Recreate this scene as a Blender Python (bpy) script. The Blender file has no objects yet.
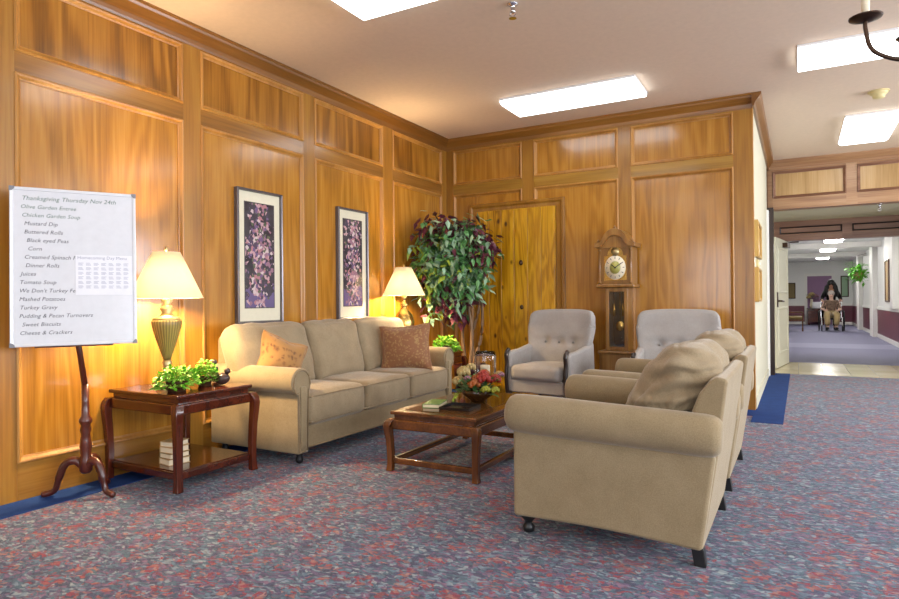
import bpy, bmesh, math, random
from mathutils import Vector, Matrix, Euler, noise
random.seed(7)
SC = bpy.context.scene
COL = SC.collection
PI = math.pi
XL, YB, XR, YR, ZC = -3.61, 6.426, -0.355, 9.42, 2.911   # left wall, back wall, return wall, its end, ceiling

# ------------------------------------------------------------------ materials
class NT:
    def __init__(s, name):
        s.m = bpy.data.materials.new(name); s.m.use_nodes = True
        s.t = s.m.node_tree; s.n = s.t.nodes; s.b = s.n['Principled BSDF']; s.out = s.n['Material Output']
    def new(s, typ, **kw):
        n = s.n.new(typ)
        for k, v in kw.items(): setattr(n, k, v)
        return n
    def link(s, a, b): s.t.links.new(a, b)
    def put(s, sock, v):
        if hasattr(v, 'links') or hasattr(v, 'is_linked'): s.link(v, sock)
        else: sock.default_value = v
    def math(s, op, a, b=0.0, c=0.0):
        n = s.new('ShaderNodeMath', operation=op)
        s.put(n.inputs[0], a); s.put(n.inputs[1], b); s.put(n.inputs[2], c)
        return n.outputs[0]
    def noise(s, vec, scale=5, detail=3, rough=.5, dist=0):
        n = s.new('ShaderNodeTexNoise')
        s.link(vec, n.inputs['Vector']); n.inputs['Scale'].default_value = scale
        n.inputs['Detail'].default_value = detail; n.inputs['Roughness'].default_value = rough
        n.inputs['Distortion'].default_value = dist
        return n
    def vor(s, vec, scale=5, feature='F1', rnd=1.0):
        n = s.new('ShaderNodeTexVoronoi', feature=feature)
        s.link(vec, n.inputs['Vector']); n.inputs['Scale'].default_value = scale
        n.inputs['Randomness'].default_value = rnd
        return n
    def coords(s, scale=(1, 1, 1), rnd=False, loc=(0, 0, 0), rot=(0, 0, 0)):
        tc = s.new('ShaderNodeTexCoord'); mp = s.new('ShaderNodeMapping')
        s.link(tc.outputs['Object'], mp.inputs['Vector'])
        mp.inputs['Scale'].default_value = scale; mp.inputs['Location'].default_value = loc
        mp.inputs['Rotation'].default_value = rot
        if rnd:
            oi = s.new('ShaderNodeObjectInfo')
            cx = s.new('ShaderNodeCombineXYZ')
            for i, k in enumerate((13.0, 29.0, 41.0)):
                s.link(s.math('MULTIPLY', oi.outputs['Random'], k), cx.inputs[i])
            s.link(cx.outputs[0], mp.inputs['Location'])
        return mp.outputs[0]
    def ramp(s, fac, stops, interp='LINEAR'):
        n = s.new('ShaderNodeValToRGB'); s.link(fac, n.inputs[0]); cr = n.color_ramp
        cr.interpolation = interp
        while len(cr.elements) < len(stops): cr.elements.new(0.5)
        for e, (p, c) in zip(cr.elements, stops):
            e.position = p; e.color = (*c, 1)
        return n.outputs[0]
    def mix(s, f, a, b, mode='MIX'):
        n = s.new('ShaderNodeMix', data_type='RGBA', blend_type=mode)
        s.put(n.inputs[0], f)
        s.put(n.inputs[6], (*a, 1) if isinstance(a, tuple) and len(a) == 3 else a)
        s.put(n.inputs[7], (*b, 1) if isinstance(b, tuple) and len(b) == 3 else b)
        return n.outputs[2]
    def bump(s, h, strength=.3, dist=.01):
        n = s.new('ShaderNodeBump'); s.link(h, n.inputs['Height'])
        n.inputs['Strength'].default_value = strength; n.inputs['Distance'].default_value = dist
        s.link(n.outputs[0], s.b.inputs['Normal'])
    def set(s, **kw):
        for k, v in kw.items():
            i = s.b.inputs[k.replace('_', ' ')]
            s.put(i, (*v, 1) if isinstance(v, tuple) and len(v) == 3 and k.endswith('Color') or (isinstance(v, tuple) and len(v) == 3) else v)
        return s

def srgb(h):
    h = h.lstrip('#'); o = []
    for i in (0, 2, 4):
        c = int(h[i:i + 2], 16) / 255
        o.append(c / 12.92 if c <= .04045 else ((c + .055) / 1.055) ** 2.4)
    return tuple(o)

def wood(name, dark, mid, light, axis='z', rough=.3, ring=1.0, coat=.0, rnd=True, contrast=1.0, patch=0.3):
    w = NT(name)
    def sc(a, b): return tuple(b if 'xyz'[i] == axis else a for i in range(3))
    v1 = w.coords(sc(3.0, .42), rnd); v2 = w.coords(sc(70, 2.2), rnd); v3 = w.coords(sc(11, .3), rnd)
    n1 = w.noise(v1, 1.0, 2, .5, .3)
    rings = w.math('SINE', w.math('MULTIPLY', n1.outputs['Fac'], 62 * ring))
    rings = w.math('MULTIPLY_ADD', rings, .5, .5)
    fine = w.noise(v2, 1.0, 3, .6)
    band = w.noise(v3, 1.0, 2, .5)
    f = w.math('ADD', w.math('MULTIPLY', rings, .17 * contrast), w.math('MULTIPLY', fine.outputs['Fac'], .5))
    f = w.math('ADD', f, w.math('MULTIPLY', band.outputs['Fac'], .26 * contrast))
    f = w.math('ADD', f, .03 - .1 * (contrast - 1))
    c = w.ramp(f, [(.2, dark), (.5, mid), (.8, light)])
    w.link(c, w.b.inputs['Base Color'])
    w.set(Roughness=rough, Coat_Weight=coat, Coat_Roughness=.12)
    w.bump(fine.outputs['Fac'], .08, .002)
    return w.m

def plain(name, col, rough=.5, metal=0.0, **kw):
    w = NT(name); v = w.coords((1, 1, 1))
    n = w.noise(v, 24, 3, .6)
    w.link(w.mix(n.outputs['Fac'], tuple(c * .93 for c in col), tuple(min(1, c * 1.07) for c in col)), w.b.inputs['Base Color'])
    w.set(Roughness=rough, Metallic=metal)
    for k, x in kw.items(): w.set(**{k: x})
    return w.m

def fabric(name, col, col2=None, scale=260, rough=.95, sheen=.35, mott=.35, wr=0.0):
    w = NT(name); v = w.coords((1, 1, 1))
    col2 = col2 or tuple(c * .78 for c in col)
    a = w.noise(v, scale, 2, .6); b = w.noise(v, 9, 4, .65)
    f = w.math('ADD', w.math('MULTIPLY', w.math('MULTIPLY_ADD', a.outputs['Fac'], .55, .225), 1 - mott), w.math('MULTIPLY', b.outputs['Fac'], mott))
    c = w.ramp(f, [(.35, col2), (.62, col)])
    w.link(c, w.b.inputs['Base Color'])
    w.set(Roughness=rough, Sheen_Weight=sheen, Sheen_Roughness=.4, Sheen_Tint=(1., .95, .88))
    w.b.inputs['Specular IOR Level'].default_value = .2
    h = w.math('ADD', w.math('MULTIPLY', a.outputs['Fac'], .25), w.math('MULTIPLY', b.outputs['Fac'], wr))
    w.bump(h, .5, .004 + .02 * wr)
    return w.m

def glow(name, col, st):
    w = NT(name); e = w.new('ShaderNodeEmission'); e.inputs[0].default_value = (*col, 1)
    e.inputs[1].default_value = st; w.link(e.outputs[0], w.out.inputs[0]); return w.m

def glass(name, col=(1, 1, 1), rough=.02):
    w = NT(name); w.set(Base_Color=col, Roughness=rough, Transmission_Weight=1.0, IOR=1.45); return w.m

M = {}
D, Mi, L = srgb('#8a5a1c'), srgb('#b98036'), srgb('#cf9a4e')
M['panel'] = wood('oak_panel', srgb('#7a4e10'), srgb('#a87122'), srgb('#be8b3a'), 'z', .22, 1, .5)
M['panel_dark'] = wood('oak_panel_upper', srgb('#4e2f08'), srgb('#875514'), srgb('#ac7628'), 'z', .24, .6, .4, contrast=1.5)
M['stile'] = wood('oak_stile', srgb('#724a12'), srgb('#976620'), srgb('#ab7e30'), 'z', .33, .5, .2)
M['rail_y'] = wood('oak_rail_y', srgb('#6c4416'), srgb('#8f6024'), srgb('#a57832'), 'y', .25, .5, .35)
M['rail_x'] = wood('oak_rail_x', srgb('#745016'), srgb('#9c7229'), srgb('#b18739'), 'x', .25, .5, .35)
M['mould'] = wood('oak_moulding', srgb('#87531a'), srgb('#ab7630'), srgb('#c28e48'), 'z', .4, .3, .15)
M['crown'] = wood('oak_crown', srgb('#5a3610'), srgb('#774c1c'), srgb('#8e602a'), 'y', .32, .4, .2)
M['crown_x'] = wood('oak_crown_x', srgb('#6a4214'), srgb('#8c5c22'), srgb('#a37232'), 'x', .32, .4, .2)
M['beam'] = wood('oak_beam', srgb('#7a5236'), srgb('#a57c56'), srgb('#be9a72'), 'x', .35, .4, .15)
M['beam_panel'] = wood('oak_beam_panel', srgb('#96703a'), srgb('#b99560'), srgb('#caa878'), 'z', .35, .4, .15)
M['header'] = wood('walnut_header', srgb('#5e3a28'), srgb('#825a42'), srgb('#9c745c'), 'x', .35, .4, .15)
M['mahogany'] = wood('mahogany', srgb('#240b05'), srgb('#471a0b'), srgb('#652a13'), 'x', .22, .5, .5)
M['mahogany_z'] = wood('mahogany_upright', srgb('#2a0d06'), srgb('#4f1d0c'), srgb('#6e2f16'), 'z', .22, .5, .5)
M['walnut'] = wood('walnut', srgb('#331a09'), srgb('#593212'), srgb('#77481f'), 'y', .2, .5, .5)
M['walnut_z'] = wood('walnut_upright', srgb('#331a09'), srgb('#5a3314'), srgb('#754620'), 'z', .22, .5, .5)
M['easelwood'] = wood('easel_wood', srgb('#2a0f08'), srgb('#4c1e12'), srgb('#6a3020'), 'z', .28, .5, .4)
M['clock'] = wood('clock_oak', srgb('#62401a'), srgb('#8c6028'), srgb('#a67c40'), 'z', .3, .6, .3)
M['trunk'] = wood('tree_bark', srgb('#4a3624'), srgb('#7d6248'), srgb('#a08468'), 'z', .8, 1)
M['darkwood'] = wood('dark_wood', srgb('#120a06'), srgb('#25150e'), srgb('#3a2418'), 'z', .3, .5, .2)

def pine():
    w = NT('knotty_pine')
    v1 = w.coords((5, 5, .7)); v2 = w.coords((50, 50, 1.6)); vk = w.coords((7, 7, 4.2)); vp = w.coords((9.5, .01, .01))
    k = w.vor(vk, 1.0)
    knot = w.ramp(k.outputs['Distance'], [(.07, (0, 0, 0)), (.16, (1, 1, 1))])
    n1 = w.noise(v1, 1, 3, .5, .6)
    rings = w.math('MULTIPLY_ADD', w.math('SINE', w.math('MULTIPLY', n1.outputs['Fac'], 60)), .5, .5)
    fine = w.noise(v2, 1, 3, .6)
    pl = w.vor(vp, 1.0, rnd=0.2)
    sep = w.new('ShaderNodeSeparateColor'); w.link(pl.outputs['Color'], sep.inputs[0])
    f = w.math('ADD', w.math('MULTIPLY', rings, .3), w.math('MULTIPLY', fine.outputs['Fac'], .5))
    f = w.math('ADD', f, w.math('MULTIPLY', sep.outputs[0], .3))
    c = w.ramp(f, [(.15, srgb('#5e3a04')), (.5, srgb('#b27c0c')), (.9, srgb('#d8a424'))])
    c = w.mix(knot, srgb('#4a2606'), c)
    w.link(c, w.b.inputs['Base Color']); w.set(Roughness=.3, Coat_Weight=.3, Coat_Roughness=.15)
    return w.m
M['pine'] = pine()

def carpet():
    w = NT('floral_carpet')
    v = w.coords((1, 1, 1))
    nz = w.noise(v, 16, 3, .6)
    vm = w.new('ShaderNodeVectorMath', operation='MULTIPLY_ADD')
    w.link(nz.outputs['Color'], vm.inputs[0]); vm.inputs[1].default_value = (.07, .07, 0); w.link(v, vm.inputs[2])
    vd = vm.outputs[0]
    def stretched(rot, sx, sy, scale):
        mp = w.new('ShaderNodeMapping'); w.link(vd, mp.inputs[0])
        mp.inputs['Rotation'].default_value = (0, 0, rot); mp.inputs['Scale'].default_value = (sx, sy, 1)
        return w.vor(mp.outputs[0], scale)
    a = stretched(1.1, 1, 2.0, 40); b = stretched(-.35, 1, 1.9, 43)
    sa = w.new('ShaderNodeSeparateColor'); w.link(a.outputs['Color'], sa.inputs[0])
    sb = w.new('ShaderNodeSeparateColor'); w.link(b.outputs['Color'], sb.inputs[0])
    blues = [(0, srgb('#424a62')), (.14, srgb('#54707e')), (.3, srgb('#6c8696')), (.44, srgb('#6c5c7a')), (.58, srgb('#8a9ca8')), (.68, srgb('#464e6c')), (.78, srgb('#8c6e88')), (.91, srgb('#a4b0b2'))]
    pinks = [(0, srgb('#a04c58')), (.2, srgb('#ae6664')), (.38, srgb('#84566a')), (.55, srgb('#5c6a7c')), (.68, srgb('#b08078')), (.84, srgb('#7e7488')), (.94, srgb('#b8928a'))]
    ca = w.ramp(sa.outputs[0], blues, 'CONSTANT'); cb = w.ramp(sb.outputs[1], blues, 'CONSTANT')
    base = w.mix(w.math('GREATER_THAN', sb.outputs[0], .5), ca, cb)
    pk = w.ramp(sb.outputs[2], pinks, 'CONSTANT')
    fl = w.vor(vd, 9); 
    m = w.math('LESS_THAN', w.math('ADD', fl.outputs['Distance'], w.math('MULTIPLY', sa.outputs[1], .6)), .64)
    c = w.mix(m, base, pk)
    ed = w.ramp(a.outputs['Distance'], [(.35, (1, 1, 1)), (.75, (.45, .46, .55))])
    c = w.mix(.8, c, ed, 'MULTIPLY')
    pile = w.noise(v, 420, 2, .6)
    c = w.mix(w.math('MULTIPLY', pile.outputs['Fac'], .15), c, srgb('#4c4a5a'))
    hs = w.new('ShaderNodeHueSaturation'); hs.inputs['Saturation'].default_value = 1.2; hs.inputs['Value'].default_value = .78; w.link(c, hs.inputs['Color']); c = hs.outputs[0]
    w.link(c, w.b.inputs['Base Color']); w.set(Roughness=.95, Sheen_Weight=.2)
    w.b.inputs['Specular IOR Level'].default_value = .2
    w.bump(pile.outputs['Fac'], .5, .006)
    return w.m
M['carpet'] = carpet()
M['bluecarpet'] = fabric('blue_border_carpet', srgb('#22437f'), srgb('#162f64'), 300, sheen=0)
def corrcarpet():
    w = NT('lavender_corridor_carpet'); v = w.coords((1, 1, 1))
    n = w.noise(v, 60, 3, .7); s = w.new('ShaderNodeSeparateXYZ'); w.link(v, s.inputs[0])
    st = w.math('MULTIPLY_ADD', w.math('SINE', w.math('MULTIPLY', s.outputs[1], .9)), .5, .5)
    c = w.ramp(n.outputs['Fac'], [(.3, srgb('#56546e')), (.7, srgb('#82819a'))])
    c = w.mix(w.math('MULTIPLY', w.math('GREATER_THAN', st, .9), .4), c, srgb('#9a9bb2'))
    w.link(c, w.b.inputs['Base Color']); w.set(Roughness=.8); return w.m
M['corrcarpet'] = corrcarpet()
def tile():
    w = NT('cream_vinyl_tile'); v = w.coords((1, 1, 1), loc=(0, 0, 0))
    b = w.new('ShaderNodeTexBrick'); w.link(v, b.inputs[0]); b.offset = 0
    b.inputs['Scale'].default_value = 3.3; b.inputs['Brick Width'].default_value = 1; b.inputs['Row Height'].default_value = 1
    b.inputs['Color1'].default_value = (*srgb('#d6cba4'), 1); b.inputs['Color2'].default_value = (*srgb('#c6b98e'), 1)
    b.inputs['Mortar'].default_value = (*srgb('#9d9170'), 1); b.inputs['Mortar Size'].default_value = .01
    w.link(b.outputs[0], w.b.inputs['Base Color']); w.set(Roughness=.2); return w.m
M['tile'] = tile()
M['ceiling'] = plain('ceiling_paint', srgb('#e2ccb4'), .85)
M['cream'] = plain('cream_wall_paint', srgb('#cdc8b0'), .6)
M['white'] = plain('white_paint', srgb('#e8e6e0'), .5)
M['offwhite'] = plain('cool_white_paint', srgb('#e4e4e0'), .5)
M['burgundy'] = plain('burgundy_wainscot', srgb('#6a3040'), .4)
M['purple'] = plain('mauve_paint', srgb('#8d6a8c'), .6)
M['tan'] = fabric('tan_chenille', srgb('#9a896c'), srgb('#7e6e52'), 240, mott=.3, wr=.1)
M['tan_soft'] = fabric('tan_chenille_cushion', srgb('#9c8b70'), srgb('#807056'), 240, mott=.3, wr=.6)
M['tan_dark'] = fabric('tan_piping', srgb('#948163'), srgb('#746147'), 240)
M['grey'] = fabric('grey_upholstery', srgb('#aaa5a0'), srgb('#8c8783'), 300, mott=.25, wr=.15)
M['greybutton'] = fabric('grey_button', srgb('#8a8684'), srgb('#6a6664'), 300)
M['black'] = plain('black_caster', (.012, .012, .013), .35)
M['blackmetal'] = plain('dark_bronze_metal', srgb('#4a382c'), .35, .8)
M['brass'] = plain('brass', srgb('#c2a05a'), .25, 1.0)
M['gold'] = plain('lamp_gold', srgb('#b5a070'), .3, .7)
M['chrome'] = plain('chrome', (.7, .7, .72), .15, 1.0)
M['bulb'] = glow('warm_bulb', (1, .72, .38), 30)
M['diffuser'] = glow('fluorescent_diffuser', (.93, .97, 1.0), 5.0)
M['corrlight'] = glow('corridor_diffuser', (1, .98, .94), 30)
M['fixture'] = plain('white_fixture_metal', (.8, .8, .8), .4)
M['paper'] = plain('white_paper', (.74, .74, .77), .6)
M['board'] = plain('whiteboard_enamel', srgb('#d3d4d8'), .15)
M['alu'] = plain('aluminium_trim', srgb('#d4d4d6'), .35, .2)
M['ink'] = plain('grey_marker_ink', srgb('#3c3c46'), .5)
M['inkfaint'] = plain('faint_print', srgb('#9a9cb0'), .6)
M['greenink'] = plain('green_marker_ink', srgb('#4c6a5c'), .5)
M['leaf1'] = plain('green_leaf', srgb('#56874c'), .38)
M['leaf2'] = plain('pale_green_leaf', srgb('#8fae8c'), .4)
M['leaf3'] = plain('burgundy_leaf', srgb('#5a2434'), .4)
M['leaf4'] = plain('yellow_green_leaf', srgb('#8fa032'), .4)
M['lime'] = plain('lime_leaf', srgb('#63b024'), .4)
M['lime2'] = plain('light_lime_leaf', srgb('#a4cf52'), .4)
M['pot'] = plain('burgundy_pot', srgb('#3c1218'), .3)
M['brownpot'] = wood('wicker_brown', srgb('#2e1a0e'), srgb('#54331c'), srgb('#71492a'), 'x', .6, 2)
M['soil'] = plain('potting_soil', srgb('#20160e'), .9)
M['bird'] = plain('mottled_brown_figurine', srgb('#3a2a26'), .3)
M['skin'] = plain('skin_tone', srgb('#b98a70'), .5)
M['skin2'] = plain('pale_skin_tone', srgb('#caa490'), .5)
M['hairblack'] = plain('black_hair', srgb('#0e0b0b'), .4)
M['hairgrey'] = plain('grey_hair', srgb('#b0a49c'), .6)
M['khaki'] = fabric('khaki_cloth', srgb('#a68f66'), None, 100)
M['blackcloth'] = fabric('black_cloth', srgb('#1a1618'), None, 100)
M['burgcloth'] = fabric('burgundy_check_cloth', srgb('#7c6656'), srgb('#40302a'), 18)
M['red'] = plain('red_petals', srgb('#8e241c'), .5)
M['orange'] = plain('orange_petals', srgb('#96501c'), .5)
M['creampetal'] = plain('cream_petals', srgb('#a8935f'), .5)
M['yellow'] = plain('yellow_green_petals', srgb('#989a30'), .5)
M['pink'] = plain('pink_petals', srgb('#8f6472'), .5)
M['candle'] = plain('ivory_wax', srgb('#e8dcc0'), .5)
M['tray'] = plain('black_slate', srgb('#1a1a1c'), .15)
M['greencover'] = plain('green_book_cover', srgb('#4e7a2c'), .4)
M['creamcover'] = plain('tan_book_cover', srgb('#b99a68'), .5)
M['olivecover'] = plain('olive_book_cover', srgb('#7d6a38'), .5)
M['plaque'] = wood('plaque_oak', srgb('#8a6424'), srgb('#b58c44'), srgb('#ccaa62'), 'z', .35, .6)
M['pane'] = glass('clear_glass')
M['aged'] = plain('ivory_wall_plastic', srgb('#d8c890'), .5)

def shade_mat():
    w = NT('linen_lamp_shade'); v = w.coords((1, 1, 1)); n = w.noise(v, 200, 2, .5)
    d = w.new('ShaderNodeBsdfDiffuse'); t = w.new('ShaderNodeBsdfTranslucent')
    c = w.mix(n.outputs['Fac'], (.95, .90, .78), (.98, .95, .86))
    w.link(c, d.inputs[0]); w.link(c, t.inputs[0])
    mx = w.new('ShaderNodeMixShader'); mx.inputs[0].default_value = .75
    w.link(d.outputs[0], mx.inputs[1]); w.link(t.outputs[0], mx.inputs[2]); w.link(mx.outputs[0], w.out.inputs[0])
    return w.m
M['shade'] = shade_mat()

def ribbed():
    w = NT('ribbed_olive_ceramic'); tc = w.coords((1, 1, 1)); s = w.new('ShaderNodeSeparateXYZ'); w.link(tc, s.inputs[0])
    ang = w.math('ARCTAN2', s.outputs[1], s.outputs[0])
    r = w.math('MULTIPLY_ADD', w.math('SINE', w.math('MULTIPLY', ang, 30)), .5, .5)
    w.link(w.mix(r, srgb('#6c5a2c'), srgb('#a08a50')), w.b.inputs['Base Color'])
    w.set(Roughness=.35); w.bump(r, .6, .004); return w.m
M['ribbed'] = ribbed()

def paisley(name, a, b, c, sc=22):
    w = NT(name); v = w.coords((1, 1, 1)); n = w.noise(v, 12, 3, .6)
    vm = w.new('ShaderNodeVectorMath', operation='MULTIPLY_ADD'); w.link(n.outputs['Color'], vm.inputs[0])
    vm.inputs[1].default_value = (.08, .08, .08); w.link(v, vm.inputs[2])
    vo = w.vor(vm.outputs[0], sc)
    n2 = w.noise(v, 40, 3, .7)
    f = w.math('ADD', w.math('MULTIPLY', vo.outputs['Distance'], 1.1), w.math('MULTIPLY', n2.outputs['Fac'], .5))
    w.link(w.ramp(f, [(.3, a), (.5, b), (.75, c)]), w.b.inputs['Base Color'])
    w.set(Roughness=.8, Sheen_Weight=.3); w.bump(n2.outputs['Fac'], .3, .004); return w.m
M['goldpillow'] = paisley('gold_damask', srgb('#5e3a18'), srgb('#86592a'), srgb('#9c7038'), 26)
M['paisley'] = paisley('rust_paisley', srgb('#6e3c20'), srgb('#a2824e'), srgb('#845634'), 42)

def art(name, seed):
    # printed picture: pale pink and violet blossoms climbing on a dark ground; local x across, z up
    w = NT(name); v = w.coords((1, 1, 1), loc=(seed, 0, seed * 2)); v0 = w.coords((1, 1, 1))
    s = w.new('ShaderNodeSeparateXYZ'); w.link(v0, s.inputs[0])
    n = w.noise(v, 9, 3, .6)
    vm = w.new('ShaderNodeVectorMath', operation='MULTIPLY_ADD'); w.link(n.outputs['Color'], vm.inputs[0])
    vm.inputs[1].default_value = (.05, .05, .05); w.link(v, vm.inputs[2])
    vo = w.vor(vm.outputs[0], 44); sep = w.new('ShaderNodeSeparateColor'); w.link(vo.outputs['Color'], sep.inputs[0])
    big = w.noise(v, 7, 3, .6)
    wd = w.math('ABSOLUTE', w.math('ADD', s.outputs[1], w.math('MULTIPLY', w.math('SUBTRACT', big.outputs['Fac'], .5), .12)))
    zz = w.math('MULTIPLY', w.math('ABSOLUTE', w.math('SUBTRACT', s.outputs[2], .5)), .14)
    mask = w.math('LESS_THAN', w.math('ADD', wd, zz), w.math('MULTIPLY_ADD', sep.outputs[1], .16, .015))
    fl = w.ramp(sep.outputs[0], [(0, srgb('#b8969c')), (.2, srgb('#8e6c7e')), (.38, srgb('#c6b6b6')), (.52, srgb('#6e5a7c')), (.66, srgb('#a87880')), (.8, srgb('#544858')), (.9, srgb('#5c6450'))], 'CONSTANT')
    bg = w.ramp(big.outputs['Fac'], [(.35, srgb('#322c34')), (.55, srgb('#444248')), (.7, srgb('#524660'))])
    low = w.math('LESS_THAN', w.math('ADD', s.outputs[2], w.math('MULTIPLY', big.outputs['Fac'], .5)), .5)
    bg = w.mix(w.math('MULTIPLY', low, .55), bg, srgb('#7a6aa0'))
    w.link(w.mix(mask, bg, fl), w.b.inputs['Base Color']); w.set(Roughness=.12); return w.m

# ------------------------------------------------------------------ helpers
def link(o, parent=None):
    COL.objects.link(o)
    if parent is not None: o.parent = parent
    return o
def obj(name, bm, mat, parent=None, smooth=False, bevel=0.0, sub=0, seg=2, angle=40):
    me = bpy.data.meshes.new(name)
    bmesh.ops.recalc_face_normals(bm, faces=bm.faces)
    bm.to_mesh(me); bm.free()
    mats = mat if isinstance(mat, (list, tuple)) else [mat]
    for m in mats: me.materials.append(m)
    o = bpy.data.objects.new(name, me); link(o, parent)
    if smooth:
        for p in me.polygons: p.use_smooth = True
    if bevel:
        b = o.modifiers.new('bevel', 'BEVEL'); b.width = bevel; b.segments = seg; b.limit_method = 'ANGLE'; b.angle_limit = math.radians(angle)
        for p in me.polygons: p.use_smooth = True
        b.harden_normals = True
    if sub:
        s = o.modifiers.new('sub', 'SUBSURF'); s.levels = sub; s.render_levels = sub
    return o
def tag(o, label, cat, group=None):
    o['label'] = label; o['category'] = cat
    if group: o['group'] = group
    return o
def thing(name, label, cat, loc=(0, 0, 0), rz=0.0, group=None):
    o = bpy.data.objects.new(name, None); link(o); o.location = loc; o.rotation_euler = (0, 0, rz); o.empty_display_size = .1
    return tag(o, label, cat, group)
def struct(name, bm, mat, parent=None, **kw):
    o = obj(name, bm, mat, parent, **kw)
    if parent is None: o['kind'] = 'structure'
    return o
def dup(root, loc, rz, label, group=None, scale=None):
    r = root.copy(); link(r); r.location = loc; r.rotation_euler = (0, 0, rz); r['label'] = label
    if group: r['group'] = group
    for ch in list(root.children):
        c = ch.copy(); link(c, r)
        for g in list(ch.children):
            d = g.copy(); link(d, c)
    return r
def BM(): return bmesh.new()
def xf(bm, vs, mat): bmesh.ops.transform(bm, matrix=mat, verts=vs)
def box(bm, a, b, m=None):
    x0, y0, z0 = a; x1, y1, z1 = b
    co = [(x0, y0, z0), (x1, y0, z0), (x1, y1, z0), (x0, y1, z0), (x0, y0, z1), (x1, y0, z1), (x1, y1, z1), (x0, y1, z1)]
    if m: co = [m(*c) if callable(m) else m @ Vector(c) for c in co]
    v = [bm.verts.new(c) for c in co]
    fs = []
    for f in ((0, 3, 2, 1), (4, 5, 6, 7), (0, 1, 5, 4), (1, 2, 6, 5), (2, 3, 7, 6), (3, 0, 4, 7)): fs.append(bm.faces.new([v[i] for i in f]))
    return v, fs
def cbox(bm, c, s, rot=None):
    m = Matrix.Translation(c) @ (Euler(rot).to_matrix().to_4x4() if rot else Matrix.Identity(4))
    return box(bm, (-s[0] / 2, -s[1] / 2, -s[2] / 2), (s[0] / 2, s[1] / 2, s[2] / 2), m)
def prism(bm, pts, h0, h1, m):
    """2-D outline pts extruded from h0 to h1; m(u, v, h) gives the 3-D point"""
    a = [bm.verts.new(m(u, v, h0)) for u, v in pts]; b = [bm.verts.new(m(u, v, h1)) for u, v in pts]
    n = len(pts)
    bm.faces.new(a); bm.faces.new(b[::-1])
    for i in range(n): bm.faces.new([a[i], b[i], b[(i + 1) % n], a[(i + 1) % n]])
def lathe(bm, prof, c=(0, 0, 0), n=24, cap=True, m=None):
    rings = []
    for r, z in prof:
        ring = []
        for i in range(n):
            t = 2 * PI * i / n; p = Vector((r * math.cos(t), r * math.sin(t), z))
            if m: p = m @ p
            ring.append(bm.verts.new(p + Vector(c)))
        rings.append(ring)
    for a, b in zip(rings, rings[1:]):
        for i in range(n): bm.faces.new([a[i], a[(i + 1) % n], b[(i + 1) % n], b[i]])
    if cap:
        if prof[0][0] > 1e-5: bm.faces.new(rings[0][::-1])
        if prof[-1][0] > 1e-5: bm.faces.new(rings[-1])
    bmesh.ops.remove_doubles(bm, verts=[v for r in rings for v in r], dist=1e-6)
def tube(bm, pts, rad, n=10, squash=None, up=(0, 0, 1)):
    pts = [Vector(p) for p in pts]
    if not hasattr(rad, '__len__'): rad = [rad] * len(pts)
    rings = []; ref = Vector(up)
    for i, p in enumerate(pts):
        d = (pts[min(i + 1, len(pts) - 1)] - pts[max(i - 1, 0)]).normalized()
        r = ref if abs(d.dot(ref)) < .95 else Vector((1, 0, 0))
        a = d.cross(r).normalized(); b = a.cross(d).normalized()
        rr = rad[i]; ring = []
        for k in range(n):
            t = 2 * PI * (k + .5) / n
            ring.append(bm.verts.new(p + a * math.cos(t) * rr + b * math.sin(t) * rr * (squash or 1)))
        rings.append(ring)
    for a, b in zip(rings, rings[1:]):
        for k in range(n): bm.faces.new([a[k], a[(k + 1) % n], b[(k + 1) % n], b[k]])
    bm.faces.new(rings[0][::-1]); bm.faces.new(rings[-1])
def spline(pts, n=6):
    P = [Vector(p) for p in pts]; P = [P[0]] + P + [P[-1]]; o = []
    for i in range(1, len(P) - 2):
        for k in range(n):
            t = k / n; a, b, c, d = P[i - 1:i + 3]
            o.append(.5 * ((2 * b) + (c - a) * t + (2 * a - 5 * b + 4 * c - d) * t * t + (3 * b - a - 3 * c + d) * t ** 3))
    o.append(P[-2]); return o
def ball(bm, c, r, sc=(1, 1, 1), u=12, v=8, rot=None):
    m = Matrix.Translation(c) @ (Euler(rot).to_matrix().to_4x4() if rot else Matrix.Identity(4)) @ Matrix.Diagonal((r * sc[0], r * sc[1], r * sc[2], 1))
    bmesh.ops.create_uvsphere(bm, u_segments=u, v_segments=v, radius=1, matrix=m)
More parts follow.
